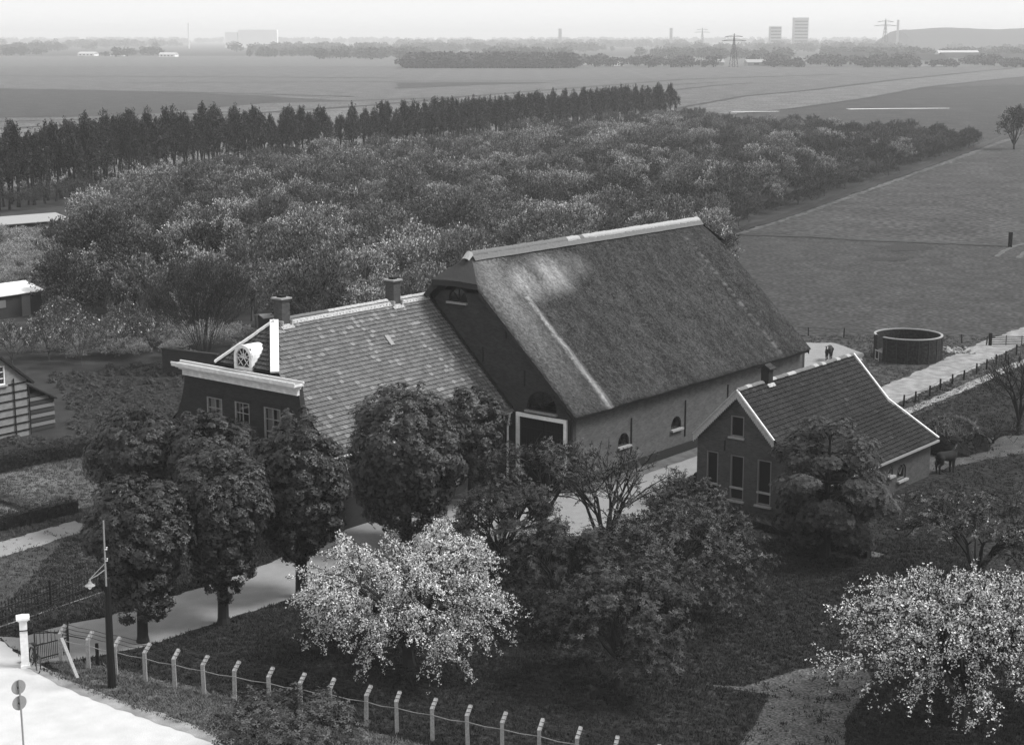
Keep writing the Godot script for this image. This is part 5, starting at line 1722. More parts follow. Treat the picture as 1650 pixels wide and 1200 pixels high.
	put("saddle", sd, M.iron, bk)
	var hb := MB.new()
	hb.tube([Vector3(0.56, 0.98, -0.26), Vector3(0.68, 1.0, -0.2), Vector3(0.71, 0.96, 0), Vector3(0.68, 1.0, 0.2), Vector3(0.56, 0.98, 0.26)], [0.014, 0.014, 0.014, 0.014, 0.014], 6)
	put("handlebar", hb, M.iron, bk)
	var ir := MB.new()
	ir.tube([Vector3(-0.17, 1.42, 0.16), Vector3(0.17, 1.42, 0.16)], [0.02, 0.02], 6)
	ir.tube([Vector3(0.14, 1.42, 0.16), Vector3(0.16, 1.52, 0.12), Vector3(0.24, 1.5, 0.08)], [0.018, 0.018, 0.018], 6)
	put("iron_band", ir, M.iron, g)
	# gate leaf
	var gl := thing("iron_gate", "black iron gate leaf with thin bars and sloping brace beside the white pillar", "gate", Vector3(-17.1, 0, -56.75), 0.74)
	var ends := MB.new()
	ends.bar(Vector3(1.34, 0.0, 0), Vector3(1.34, 1.36, 0), 0.06)
	ends.bar(Vector3(0.05, 0.1, 0), Vector3(0.05, 1.3, 0), 0.04)
	ends.bar(Vector3(0.05, 0.16, 0), Vector3(1.34, 0.16, 0), 0.035)
	ends.bar(Vector3(0.05, 0.68, 0), Vector3(1.34, 0.68, 0), 0.035)
	ends.bar(Vector3(0.05, 1.16, 0), Vector3(1.34, 0.9, 0), 0.035)
	put("frame", ends, M.iron, gl)
	for i in 17:
		var b := MB.new()
		var x := 0.12 + i * 0.072
		b.bar(Vector3(x, 0.05, 0), Vector3(x, (1.24 - i * 0.016) if i % 2 == 0 else 0.7, 0), 0.016)
		put("bar", b, M.iron, gl)
	var dg := MB.new()
	dg.bar(Vector3(0.1, 1.3, 0.03), Vector3(1.9, 0.55, 0.25), 0.028)
	put("stay_rod", dg, M.iron, gl)
	# picket railing on the garden side
	var rl := thing("iron_railing", "low black iron railing with pointed bars along the garden side of the drive", "railing", Vector3(-20.2, 0, -60.6))
	var pts := [V(-20.6, -60.2), V(-19.6, -60.9), V(-18.9, -62.0), V(-18.2, -63.0), V(-17.4, -64.2), V(-16.5, -65.5), V(-15.3, -67.2)]
	var oo := Vector3(-20.2, 0, -60.6)
	for y in [0.2, 0.62]:
		var rail := MB.new()
		for i in pts.size() - 1:
			rail.bar(Vector3(pts[i].x, y, pts[i].y) - oo, Vector3(pts[i + 1].x, y, pts[i + 1].y) - oo, 0.045)
		put("rail", rail, M.iron, rl)
	var bm := MB.new()
	bm.bar(Vector3(0, 0.05, 0), Vector3(0, 0.8, 0), 0.02)
	bm.tube([Vector3(0, 0.8, 0), Vector3(0, 0.83, 0), Vector3(0, 0.92, 0)], [0.012, 0.026, 0.002], 5)
	var bmesh := bm.mesh()
	for i in pts.size() - 1:
		var m := int(pts[i].distance_to(pts[i + 1]) / 0.15)
		for k in m:
			var p: Vector2 = pts[i].lerp(pts[i + 1], float(k) / m)
			put("bar", bmesh, M.iron, rl).position = Vector3(p.x, 0, p.y) - oo
	for i in [0, 1, 3, 5]:
		var pp := MB.new()
		pp.box(Vector3(pts[i].x, 0.55, pts[i].y) - oo, Vector3(0.08, 1.1, 0.08))
		put("post", pp, M.iron, rl)
	# clipped hedges of the garden
	hedge("hedge", "straight clipped dark hedge between lawn and garden path", [V(-27.5, -69.6), V(-23.3, -73.4), V(-20.6, -76.3)], 0.6, 0.75, 0.03, 71)
	hedge("hedge", "rough dark hedge between the light lawn and the vegetable garden", [V(-30, -79.4), V(-26.6, -83.8), V(-24.8, -86.0), V(-22.3, -87.8), V(-18.5, -88.6)], 0.9, 0.9, 0.03, 72)
	hedge("flower_bed", "low row of leafy plants crossing the corner of the lawn", [V(-27.2, -79.9), V(-25.6, -79.1), V(-24.8, -78.4), V(-23.2, -77.0), V(-22.2, -76.0)], 0.7, 0.25, 0.075, 73)
	hedge("hedge", "low dark clipped hedge along the path before the cottage front", [V(9.6, -75.2), V(11.4, -73.6), V(13.0, -71.8), V(15.4, -69.2)], 0.45, 0.4, 0.035, 74)
	var clump := MB.new()
	var cr := RandomNumberGenerator.new()
	cr.seed = 80
	for i in 40:
		var d := ball(cr) * Vector3(0.24, 0.14, 0.24)
		var tt := cr.randf_range(0.03, 0.1)
		clump.tint = Color(tt, tt, tt)
		fan(clump, d + Vector3(0, 0.13, 0), (d + Vector3(0, 0.25, 0) + ball(cr) * 0.1).normalized(), 0.13, 3, 0.2, cr)
	var at := []
	for row in 22:
		var q := row / 21.0
		var a := V(-30.5, -108.5).lerp(V(-23.2, -89.6), q)
		var b := V(-21.5, -114.5).lerp(V(-17.4, -92.0), q)
		for i in 38:
			if cr.randf() < 0.25:
				continue
			var p := a.lerp(b, (i + cr.randf()) / 38.0) + V(cr.randf_range(-0.2, 0.2), cr.randf_range(-0.25, 0.25))
			var kk := cr.randf_range(0.5, 1.5)
			at.append(Transform3D(Basis(Vector3.UP, cr.randf() * TAU).scaled(Vector3(kk, kk * cr.randf_range(0.5, 1.2), kk)), Vector3(p.x, 0, p.y)))
	for i in 420:
		var p := V(cr.randf_range(-31.0, -20.5), cr.randf_range(-104.0, -87.5))
		var kk := cr.randf_range(0.4, 1.3)
		if p.x < -25.0 and p.y < -91.0 and p.x < -32.0 + (p.y + 104.0) * 0.25 + 4.0:
			continue
		at.append(Transform3D(Basis(Vector3.UP, cr.randf() * TAU).scaled(Vector3(kk * 1.4, kk * 0.7, kk * 1.4)), Vector3(p.x, 0, p.y)))
	tag(many("vegetable_plants", clump.mesh(), M.leaf, at), "rough rows of low plants in the kitchen garden left of the farmhouse", "vegetables")

func hedge(called: String, label: String, line: Array, w: float, h: float, g: float, seed_: int) -> void:
	var r := RandomNumberGenerator.new()
	r.seed = seed_
	var mb := MB.new()
	var o: Vector2 = line[0]
	for i in line.size() - 1:
		var a: Vector2 = line[i] - o
		var b: Vector2 = line[i + 1] - o
		var side := (b - a).orthogonal().normalized()
		var n := int(a.distance_to(b) * 230.0 * (w + 2.0 * h) / 2.4)
		for k in n:
			var t := r.randf()
			var u := r.randf() * (w + 2.0 * h)
			var p := a.lerp(b, t)
			var q := Vector3(p.x, 0, p.y)
			var sd := Vector3(side.x, 0, side.y)
			var nn := Vector3.UP
			var hh := h * (1.0 + 0.12 * sin(t * 31.0 + i) + r.randf_range(-0.06, 0.06))
			if u < h:
				q += sd * w * 0.5 + Vector3(0, u, 0)
				nn = sd
			elif u < h + w:
				q += sd * (u - h - w / 2) + Vector3(0, hh, 0)
			else:
				q += -sd * w * 0.5 + Vector3(0, u - h - w, 0)
				nn = -sd
			q += ball(r) * 0.07
			q.y = maxf(q.y, 0.03)
			var tt := g * r.randf_range(0.7, 1.35)
			mb.tint = Color(tt, tt, tt)
			fan(mb, q, (nn + ball(r) * 0.7).normalized(), 0.1, 3, 0.1, r)
		mb.tint = Color(g * 0.6, g * 0.6, g * 0.6)
		var m := (a + b) / 2
		mb.box(Vector3(m.x, h * 0.42, m.y), Vector3(w * 0.7, h * 0.8, a.distance_to(b)), Basis(Vector3.UP, atan2(b.x - a.x, b.y - a.y)))
	var n := put(called, mb, M.leaf)
	n.position = Vector3(o.x, 0, o.y)
	tag(n, label, "hedge" if called == "hedge" else "plant bed")

# ---------------------------------------------------------------- yard and pasture things
func nets(bones: Array, cell: float, k: float) -> MB:
	var lo := Vector3.ONE * 1e9
	var hi := -lo
	for b in bones:
		for e in [[b[0], b[1]], [b[2], b[3]]]:
			lo = lo.min(e[0] - Vector3.ONE * (e[1] + cell * 2))
			hi = hi.max(e[0] + Vector3.ONE * (e[1] + cell * 2))
	var n := Vector3i((hi - lo) / cell) + Vector3i.ONE
	var val := PackedFloat32Array()
	val.resize((n.x + 1) * (n.y + 1) * (n.z + 1))
	var idx := func(x: int, y: int, z: int) -> int: return x + (n.x + 1) * (y + (n.y + 1) * z)
	for z in n.z + 1:
		for y in n.y + 1:
			for x in n.x + 1:
				var p := lo + Vector3(x, y, z) * cell
				var s := 0.0
				for b in bones:
					var ab: Vector3 = b[2] - b[0]
					var t := clampf((p - b[0]).dot(ab) / maxf(ab.length_squared(), 1e-9), 0.0, 1.0)
					s += exp(-k * (p.distance_to(b[0] + ab * t) - lerpf(b[1], b[3], t)))
				val[idx.call(x, y, z)] = -log(maxf(s, 1e-30)) / k
	var mb := MB.new()
	var cellv := {}
	for z in n.z:
		for y in n.y:
			for x in n.x:
				var c := Vector3.ZERO
				var m := 0
				var q := []
				for i in 8:
					q.append(val[idx.call(x + (i & 1), y + ((i >> 1) & 1), z + ((i >> 2) & 1))])
				for i in 8:
					for d in [1, 2, 4]:
						if i & d == 0 and (q[i] < 0) != (q[i | d] < 0):
							var t: float = q[i] / (q[i] - q[i | d])
							c += Vector3(i & 1, (i >> 1) & 1, (i >> 2) & 1).lerp(Vector3((i | d) & 1, ((i | d) >> 1) & 1, ((i | d) >> 2) & 1), t)
							m += 1
				if m > 0:
					cellv[Vector3i(x, y, z)] = mb.v.size()
					mb.v.append(lo + (Vector3(x, y, z) + c / m) * cell)
					mb.c.append(Color.WHITE)
	for key in cellv:
		var c: Vector3i = key
		for ax in 3:
			var e := Vector3i.ZERO
			e[ax] = 1
			var a := val[idx.call(c.x, c.y, c.z)]
			var b := val[idx.call(c.x + e.x, c.y + e.y, c.z + e.z)]
			if (a < 0) == (b < 0):
				continue
			var u := Vector3i.ZERO
			var w := Vector3i.ZERO
			u[(ax + 1) % 3] = 1
			w[(ax + 2) % 3] = 1
			if cellv.has(c - u) and cellv.has(c - w) and cellv.has(c - u - w):
				var k4 := [cellv[c], cellv[c - u], cellv[c - u - w], cellv[c - w]]
				if a < 0:
					mb.ix.append_array(PackedInt32Array([k4[0], k4[1], k4[2], k4[0], k4[2], k4[3]]))
				else:
					mb.ix.append_array(PackedInt32Array([k4[0], k4[2], k4[1], k4[0], k4[3], k4[2]]))
	return mb

func beast(horse: bool) -> MB:
	var b := []
	var w := 0.15 if horse else 0.17
	var tl := 1.0
	b.append([Vector3(-0.42, 1.02, 0), 0.25, Vector3(0.1, 0.98, 0), 0.25])
	b.append([Vector3(0.1, 0.98, 0), 0.25, Vector3(0.46, 1.03, 0), 0.25])
	b.append([Vector3(-0.45, 1.1, 0), 0.2, Vector3(0.42, 1.14, 0), 0.17])
	if horse:
		b.append([Vector3(0.5, 1.1, 0), 0.2, Vector3(0.72, 1.45, 0), 0.12])
		b.append([Vector3(0.72, 1.45, 0), 0.12, Vector3(0.82, 1.62, 0), 0.1])
		b.append([Vector3(0.82, 1.62, 0), 0.1, Vector3(1.1, 1.38, 0), 0.055])
		for s in [-1, 1]:
			b.append([Vector3(0.79, 1.68, 0.05 * s), 0.03, Vector3(0.8, 1.8, 0.06 * s), 0.012])
		b.append([Vector3(-0.66, 1.1, 0), 0.05, Vector3(-0.78, 0.6, 0), 0.04])
	else:
		b.append([Vector3(0.55, 1.1, 0), 0.18, Vector3(0.85, 1.28, 0), 0.12])
		b.append([Vector3(0.85, 1.3, 0), 0.12, Vector3(1.12, 1.12, 0), 0.075])
		for s in [-1, 1]:
			b.append([Vector3(0.84, 1.36, 0.1 * s), 0.035, Vector3(0.8, 1.38, 0.26 * s), 0.03])
		b.append([Vector3(-0.66, 1.16, 0), 0.03, Vector3(-0.7, 0.55, 0), 0.025])
	for s in [-1, 1]:
		b.append([Vector3(0.42, 0.85, w * s), 0.12, Vector3(0.42, 0.48, w * s), 0.065])
		b.append([Vector3(0.42, 0.48, w * s), 0.065, Vector3(0.43, 0.1, w * s), 0.042])
		b.append([Vector3(0.43, 0.1, w * s), 0.042, Vector3(0.46, 0.03, w * s), 0.06])
		b.append([Vector3(-0.46, 0.95, w * s), 0.19, Vector3(-0.4, 0.66, w * s), 0.1])
		b.append([Vector3(-0.4, 0.66, w * s), 0.1, Vector3(-0.58, 0.46, w * s), 0.062])
		b.append([Vector3(-0.58, 0.46, w * s), 0.06, Vector3(-0.54, 0.1, w * s), 0.042])
		b.append([Vector3(-0.54, 0.1, w * s), 0.042, Vector3(-0.51, 0.03, w * s), 0.06])
	return nets(b, 0.035, 38.0)

func build_yard_things() -> void:
	var r := RandomNumberGenerator.new()
	r.seed = 900
	# tank with an opening in its wall
	var tc := Vector3(27.65, 0, -115.0)
	var t := thing("round_tank", "dark open round tank with pale rim and an opening in its left side", "tank", tc)
	var R := 2.33
	var H := 1.72
	var a0 := 3.66
	var a1 := a0 + TAU - 0.4
	var tm := MB.new()
	var ring := func(rad: float, flip: bool) -> void:
		tm.grid(72, 1, func(u, q): return Vector3(cos(lerpf(a0, a1, u)) * rad, q * H, -sin(lerpf(a0, a1, u)) * rad), flip)
	ring.call(R, false)
	ring.call(R - 0.1, true)
	for a in [a0, a1]:
		tm.quad(Vector3(cos(a) * R, 0, -sin(a) * R), Vector3(cos(a) * R, H, -sin(a) * R), Vector3(cos(a) * (R - 0.1), H, -sin(a) * (R - 0.1)), Vector3(cos(a) * (R - 0.1), 0, -sin(a) * (R - 0.1)))
	put("tank_wall", tm, M.tank, t)
	var rm := MB.new()
	rm.grid(72, 3, func(u, q):
		var a := lerpf(a0, a1, u)
		var rad: float = [R + 0.03, R + 0.03, R - 0.12, R - 0.12][int(q * 3 + 0.5)]
		var y: float = [H - 0.04, H + 0.03, H + 0.03, H - 0.04][int(q * 3 + 0.5)]
		return Vector3(cos(a) * rad, y, -sin(a) * rad))
	put("rim", rm, M.tank_rim, t)
	for i in 18:
		var a := lerpf(a0, a1, (i + 0.5) / 18.0)
		var st := MB.new()
		st.box(Vector3(cos(a) * (R + 0.01), H / 2 - 0.05, -sin(a) * (R + 0.01)), Vector3(0.06, H - 0.12, 0.07), Basis(Vector3.UP, a))
		put("seam", st, M.old_wood, t)
	var fl := MB.new()
	fl.tube([Vector3(0, 0.02, 0), Vector3(0, 0.5, 0)], [R - 0.12, R - 0.3], 36)
	put("dung_bed", fl, M.worn, t)
	var ld := MB.new()
	var am := a0 - 0.2
	var lb := Vector3(cos(am) * (R + 0.1), 0, -sin(am) * (R + 0.1))
	var tg := Vector3(-sin(am), 0, -cos(am))
	for s in [-0.22, 0.22]:
		ld.bar(lb + tg * s, lb + tg * s + Vector3(0, 0.75, 0), 0.05)
	for y in [0.1, 0.7]:
		ld.bar(lb + tg * -0.22 + Vector3(0, y, 0), lb + tg * 0.22 + Vector3(0, y, 0), 0.05)
	var ldn := put("small_rack", ld, M.sill)
	ldn.position = tc
	tag(ldn, "small pale rack standing in the opening of the round tank", "rack")
	# rubble beside the tank
	var rub := MB.new()
	for i in 40:
		rub.tint = Color(0.3, 0.3, 0.3) * r.randf_range(0.6, 1.4)
		rub.box(Vector3(r.randf_range(-1.1, 1.1), 0.06, r.randf_range(-1.2, 1.2)), Vector3(r.randf_range(0.1, 0.4), r.randf_range(0.08, 0.25), r.randf_range(0.1, 0.3)), Basis.from_euler(Vector3(r.randf() * 0.6, r.randf() * 3, r.randf() * 0.6)))
	var rb := put("rubble", rub, M.tone)
	rb.position = Vector3(31.6, 0, -117.6)
	tag(rb, "scattered pale rubble on the grass right of the round tank", "rubble", "", "stuff")
	# hay heap
	var hp := MB.new()
	var hn := FastNoiseLite.new()
	hn.frequency = 0.9
	hn.seed = 3
	var hf := func(u: float, q: float) -> Vector3:
		var a := u * TAU
		var e := q * PI * 0.5
		var rad := 1.0 + 0.35 * hn.get_noise_2d(cos(a) * 2.0 + q, sin(a) * 2.0)
		return Vector3(cos(a) * cos(e) * 2.1 * rad, sin(e) * 1.7 * (1.0 + 0.3 * hn.get_noise_2d(cos(a) * 1.4 + 9.0, sin(a) * 1.4 + q)), sin(a) * cos(e) * 1.4 * rad)
	hp.tint = Color(0.025, 0.025, 0.025)
	hp.grid(30, 12, hf)
	for i in 3600:
		var p: Vector3 = hf.call(r.randf(), pow(r.randf(), 0.8))
		var g := (0.26 if p.y > 1.0 + 0.35 * hn.get_noise_2d(p.x * 3, p.z * 3) else 0.022) * r.randf_range(0.6, 1.3)
		hp.tint = Color(g, g, g)
		var d := (ball(r) + Vector3(0, -0.2, 0)).normalized()
		hp.leaf(p - d * 0.1, d, d.cross(Vector3.UP + ball(r) * 0.3).normalized(), r.randf_range(0.2, 0.42), 0.02, Vector3(0, 0.03, 0))
	var hay := put("hay_heap", hp, M.straw)
	hay.position = Vector3(23.8, 0, -88.4)
	hay.rotation.y = 0.3
	tag(hay, "dark heap of hay topped with pale straw behind the brick outbuilding", "hay heap")
	# animals
	var hm := beast(true)
	var ho := thing("horse", "dark horse with raised head standing before the hay heap", "horse", Vector3(22.35, 0, -83.6), 0.42)
	ho.scale = Vector3.ONE * 0.88
	put("body", hm, mk(0.022, 0.9), ho, true)
	var mane := MB.new()
	for i in 60:
		var q := r.randf()
		var p := Vector3(lerpf(0.5, 0.8, q), lerpf(1.28, 1.74, q), 0.0)
		mane.tint = Color(0.3, 0.3, 0.3) * r.randf_range(0.5, 1.2)
		var d := Vector3(-0.7, -0.5, r.randf_range(-0.7, 0.7)).normalized()
		mane.leaf(p, d, d.cross(Vector3.UP).normalized(), r.randf_range(0.1, 0.2), 0.025, Vector3.ZERO)
	put("mane", mane, M.straw, ho)
	var co := thing("cow", "dark cow with pale blaze on the bright yard behind the barn", "cow", Vector3(22.0, 0, -114.2), -1.9)
	co.scale = Vector3.ONE * 0.8
	put("body", beast(false), mk(0.025, 0.7), co, true)
	var bz := MB.new()
	bz.tube([Vector3(0.93, 1.37, 0), Vector3(1.0, 1.3, 0), Vector3(1.1, 1.2, 0)], [0.05, 0.06, 0.04], 7)
	put("blaze", bz, M.lime, co)
	# fence along the lane
	var lf := thing("lane_fence", "low wire fence on dark wooden posts along the pale lane", "fence", Vector3(23.8, 0, -99.4))
	var ps := [V(23.8, -99.4), V(24.8, -100.6), V(26.1, -102.3), V(27.3, -104.4), V(28.5, -106.1), V(29.6, -107.5), V(31.0, -109.5), V(32.1, -111.1), V(33.2, -112.6), V(34.2, -113.9), V(35.7, -116.4), V(37.0, -118.4), V(38.4, -120.2)]
	var o := Vector3(23.8, 0, -99.4)
	for p in ps:
		var pm := MB.new()
		pm.tube([Vector3(0, -0.1, 0), Vector3(r.randf_range(-0.04, 0.04), r.randf_range(0.66, 0.76), r.randf_range(-0.04, 0.04))], [0.065, 0.055], 7)
		var n := put("post", pm, M.dark_wood, lf)
		n.position = Vector3(p.x, 0, p.y) - o
	for y in [0.35, 0.62]:
		var w := MB.new()
		for i in ps.size() - 1:
			w.bar(Vector3(ps[i].x, y, ps[i].y) - o, Vector3(ps[i + 1].x, y, ps[i + 1].y) - o, 0.012)
		put("wire", w, M.iron, lf)
	var bf := thing("pasture_fence", "sparse wire fence on thin posts between yard and pasture", "fence", Vector3(22.3, 0, -124))
	o = Vector3(22.3, 0, -124)
	var qs := [V(19.4, -124.6), V(22.3, -124.0), V(24.8, -123.2), V(28.1, -123.2), V(30.9, -122.2), V(33.0, -120.9), V(34.6, -120.1)]
	for p in qs:
		var pm := MB.new()
		pm.tube([Vector3(0, -0.1, 0), Vector3(r.randf_range(-0.05, 0.05), r.randf_range(0.62, 0.78), 0)], [0.06, 0.05], 7)
		var n := put("post", pm, M.old_wood, bf)
		n.position = Vector3(p.x, 0, p.y) - o
	for y in [0.4, 0.62]:
		var w := MB.new()
		for i in qs.size() - 1:
			w.bar(Vector3(qs[i].x, y, qs[i].y) - o, Vector3(qs[i + 1].x, y, qs[i + 1].y) - o, 0.012)
		put("wire", w, M.iron, bf)
	var fg := thing("field_gate", "five-barred field gate on a thick dark post at the end of the lane", "gate", Vector3(34.8, 0, -119.9))
	var gp := MB.new()
	gp.box(Vector3(0, 0.45, 0), Vector3(0.2, 1.0, 0.2))
	put("post", gp, M.dark_wood, fg)
	for i in 5:
		var rl := MB.new()
		rl.bar(Vector3(0.1, 0.15 + i * 0.14, 0), Vector3(3.3, 0.15 + i * 0.14, 0.4), 0.05)
		put("rail", rl, M.old_wood, fg)
	for x in [1.1, 2.2, 3.2]:
		var up := MB.new()
		up.bar(Vector3(x, 0.08, x * 0.12 + 0.05), Vector3(x, 0.8, x * 0.12 + 0.05), 0.05)
		put("upright", up, M.old_wood, fg)
	var pp := thing("ditch_post", "dark post standing at the right end of the pasture ditch", "post", Vector3(53.2, 0, -178.0))
	var pm2 := MB.new()
	pm2.box(Vector3(0, 0.8, 0), Vector3(0.35, 1.7, 0.35))
	put("shaft", pm2, M.dark_wood, pp)

# ---------------------------------------------------------------- sheds and the house on the left
func build_left_things() -> void:
	var h := thing("gabled_house", "pale plastered gabled house with dark trellis lines at the left edge", "house", farm(-11.0, 0, -31.0), TURN)
	# local: x along the gable wall (0 = 1.5 m left of its right corner), z towards the viewer side
	var ol := [V(-5.6, 0), V(1.5, 0), V(1.38, 3.2), V(-2.05, 6.1), V(-5.5, 3.2)]
	var win := rect(-0.72, 3.12, 0.02, 4.2)
	put("gable_wall", wall(ol, [win], fr(Vector3(0, 0, 0), Vector3(1, 0, 0), Vector3(0, 0, 1)), 0.25), M.plaster, h)
	window(h, fr(Vector3(-0.35, 3.12, 0), Vector3(1, 0, 0), Vector3(0, 0, 1)), 0.74, 1.08, 2, 3, M.white, 0.07, 0.4)
	put("side_wall", wall(rect(-9.0, 0, -0.252, 3.15), [], fr(Vector3(1.4, 0, 0), Vector3(0, 0, 1), Vector3(1, 0, 0)), 0.25), M.plaster, h)
	put("other_wall", wall(rect(-9.0, 0, -0.252, 3.15), [], fr(Vector3(-5.5, 0, 0), Vector3(0, 0, 1), Vector3(-1, 0, 0)), 0.25), M.plaster, h)
	put("back_wall", wall(ol, [], fr(Vector3(0, 0, -9.0), Vector3(1, 0, 0), Vector3(0, 0, -1)), 0.25), M.plaster, h)
	var rf := MB.new()
	rf.bar(Vector3(0, 0, 0), Vector3(0.01, 0, 0), 0.001)
	for s in [0, 1]:
		var a := Vector2(-2.05, 6.18)
		var b := Vector2(1.75, 2.97) if s == 0 else Vector2(-5.85, 2.97)
		var m := (a + b) / 2
		rf.box(Vector3(m.x, m.y, -4.5), Vector3(a.distance_to(b), 0.12, 9.4), Basis(Vector3(0, 0, 1), atan2(b.y - a.y, b.x - a.x)))
	put("roof", rf, M.tar, h)
	var k := 0
	for y in [3.08, 2.62, 2.16, 1.7, 1.25, 0.8, 0.36]:
		var tr := MB.new()
		tr.box(Vector3(-2.0, y, 0.03), Vector3(6.8, 0.06, 0.05))
		put("trellis_slat", tr, M.dark_wood, h)
		k += 1
	for x in [0.48, 1.44, -1.4]:
		var tr := MB.new()
		tr.box(Vector3(x, 1.7 if x < 1 else 1.45, 0.07), Vector3(0.06, 3.4 if x < 1 else 2.9, 0.04))
		put("trellis_post", tr, M.dark_wood, h)
	# slatted lean-to
	var l := thing("lean_to", "low slatted wooden lean-to beside the pale gabled house", "shed", farm(-9.45, 0, -31.4), TURN)
	for i in 9:
		var s := MB.new()
		var y := 0.14 + i * 0.25
		var x1 := minf(1.85, 1.85 - (y - 1.7) * 1.9) if y > 1.7 else 1.85
		s.box(Vector3(x1 / 2 + 0.02, y, 0), Vector3(x1, 0.2, 0.03), Basis(Vector3.RIGHT, -0.12))
		put("board", s, M.frame if i % 2 else M.old_wood, l)
	var bk := MB.new()
	bk.box(Vector3(0.92, 0.9, -0.08), Vector3(1.84, 1.8, 0.06))
	bk.box(Vector3(0.92, 0.9, -3.0), Vector3(1.84, 1.8, 0.06))
	bk.box(Vector3(1.82, 0.9, -1.5), Vector3(0.06, 1.8, 2.9))
	put("frame", bk, M.dark_wood, l)
	var lr := MB.new()
	lr.box(Vector3(0.95, 2.3, -1.5), Vector3(2.35, 0.08, 3.4), Basis(Vector3(0, 0, 1), -0.52))
	put("roof", lr, M.tar, l)
	# huts among the trees
	var hut := func(called: String, label: String, at: Vector3, sz: Vector3, turn: float, top: float, pitch: float) -> void:
		var s := thing(called, label, "shed", at, turn)
		var w := MB.new()
		w.box(Vector3(0, sz.y / 2, 0), sz)
		put("wall", w, M.old_wood, s)
		var rr_ := MB.new()
		for e in [-1.0, 1.0]:
			rr_.box(Vector3(0, sz.y + 0.25 * sz.z * tan(pitch), e * sz.z * 0.27), Vector3(sz.x + 0.5, 0.07, sz.z * 0.56 / cos(pitch)), Basis(Vector3.RIGHT, e * pitch))
		put("roof", rr_, mk(top, 0.7), s)
		var d := MB.new()
		d.box(Vector3(sz.x * 0.2, 0.85, sz.z / 2 + 0.02), Vector3(0.8, 1.7, 0.05))
		d.box(Vector3(-sz.x * 0.25, 1.2, sz.z / 2 + 0.02), Vector3(0.7, 0.6, 0.05))
		put("door", d, M.frame, s)
	hut.call("hut", "small hut with bright white roof among the trees at the left edge", Vector3(-41.6, 0, -134.0), Vector3(5.0, 1.9, 4.6), 0.9, 0.75, 0.22)
	hut.call("hut", "low shed with pale flat roof in front of the tall dark tree row", Vector3(-55.6, 0, -187.0), Vector3(9.5, 2.0, 7.0), 0.75, 0.38, 0.12)
	hut.call("hut", "tiny shed with pale side behind the front chimney of the farmhouse", Vector3(-17.4, 0, -122.0), Vector3(2.2, 1.9, 1.8), 0.5, 0.3, 0.15)
	var gw := thing("garden_wall", "dark brick garden wall behind the left end of the white cornice", "wall", Vector3(-21.2, 0, -108.4), -0.5)
	var g := MB.new()
	g.box(Vector3(0, 0.85, 0), Vector3(4.6, 1.7, 0.25))
	put("wall", g, M.brick_dark, gw)
	var gc := MB.new()
	gc.box(Vector3(0, 1.74, 0), Vector3(4.7, 0.08, 0.34))
	put("coping", gc, M.old_wood, gw)

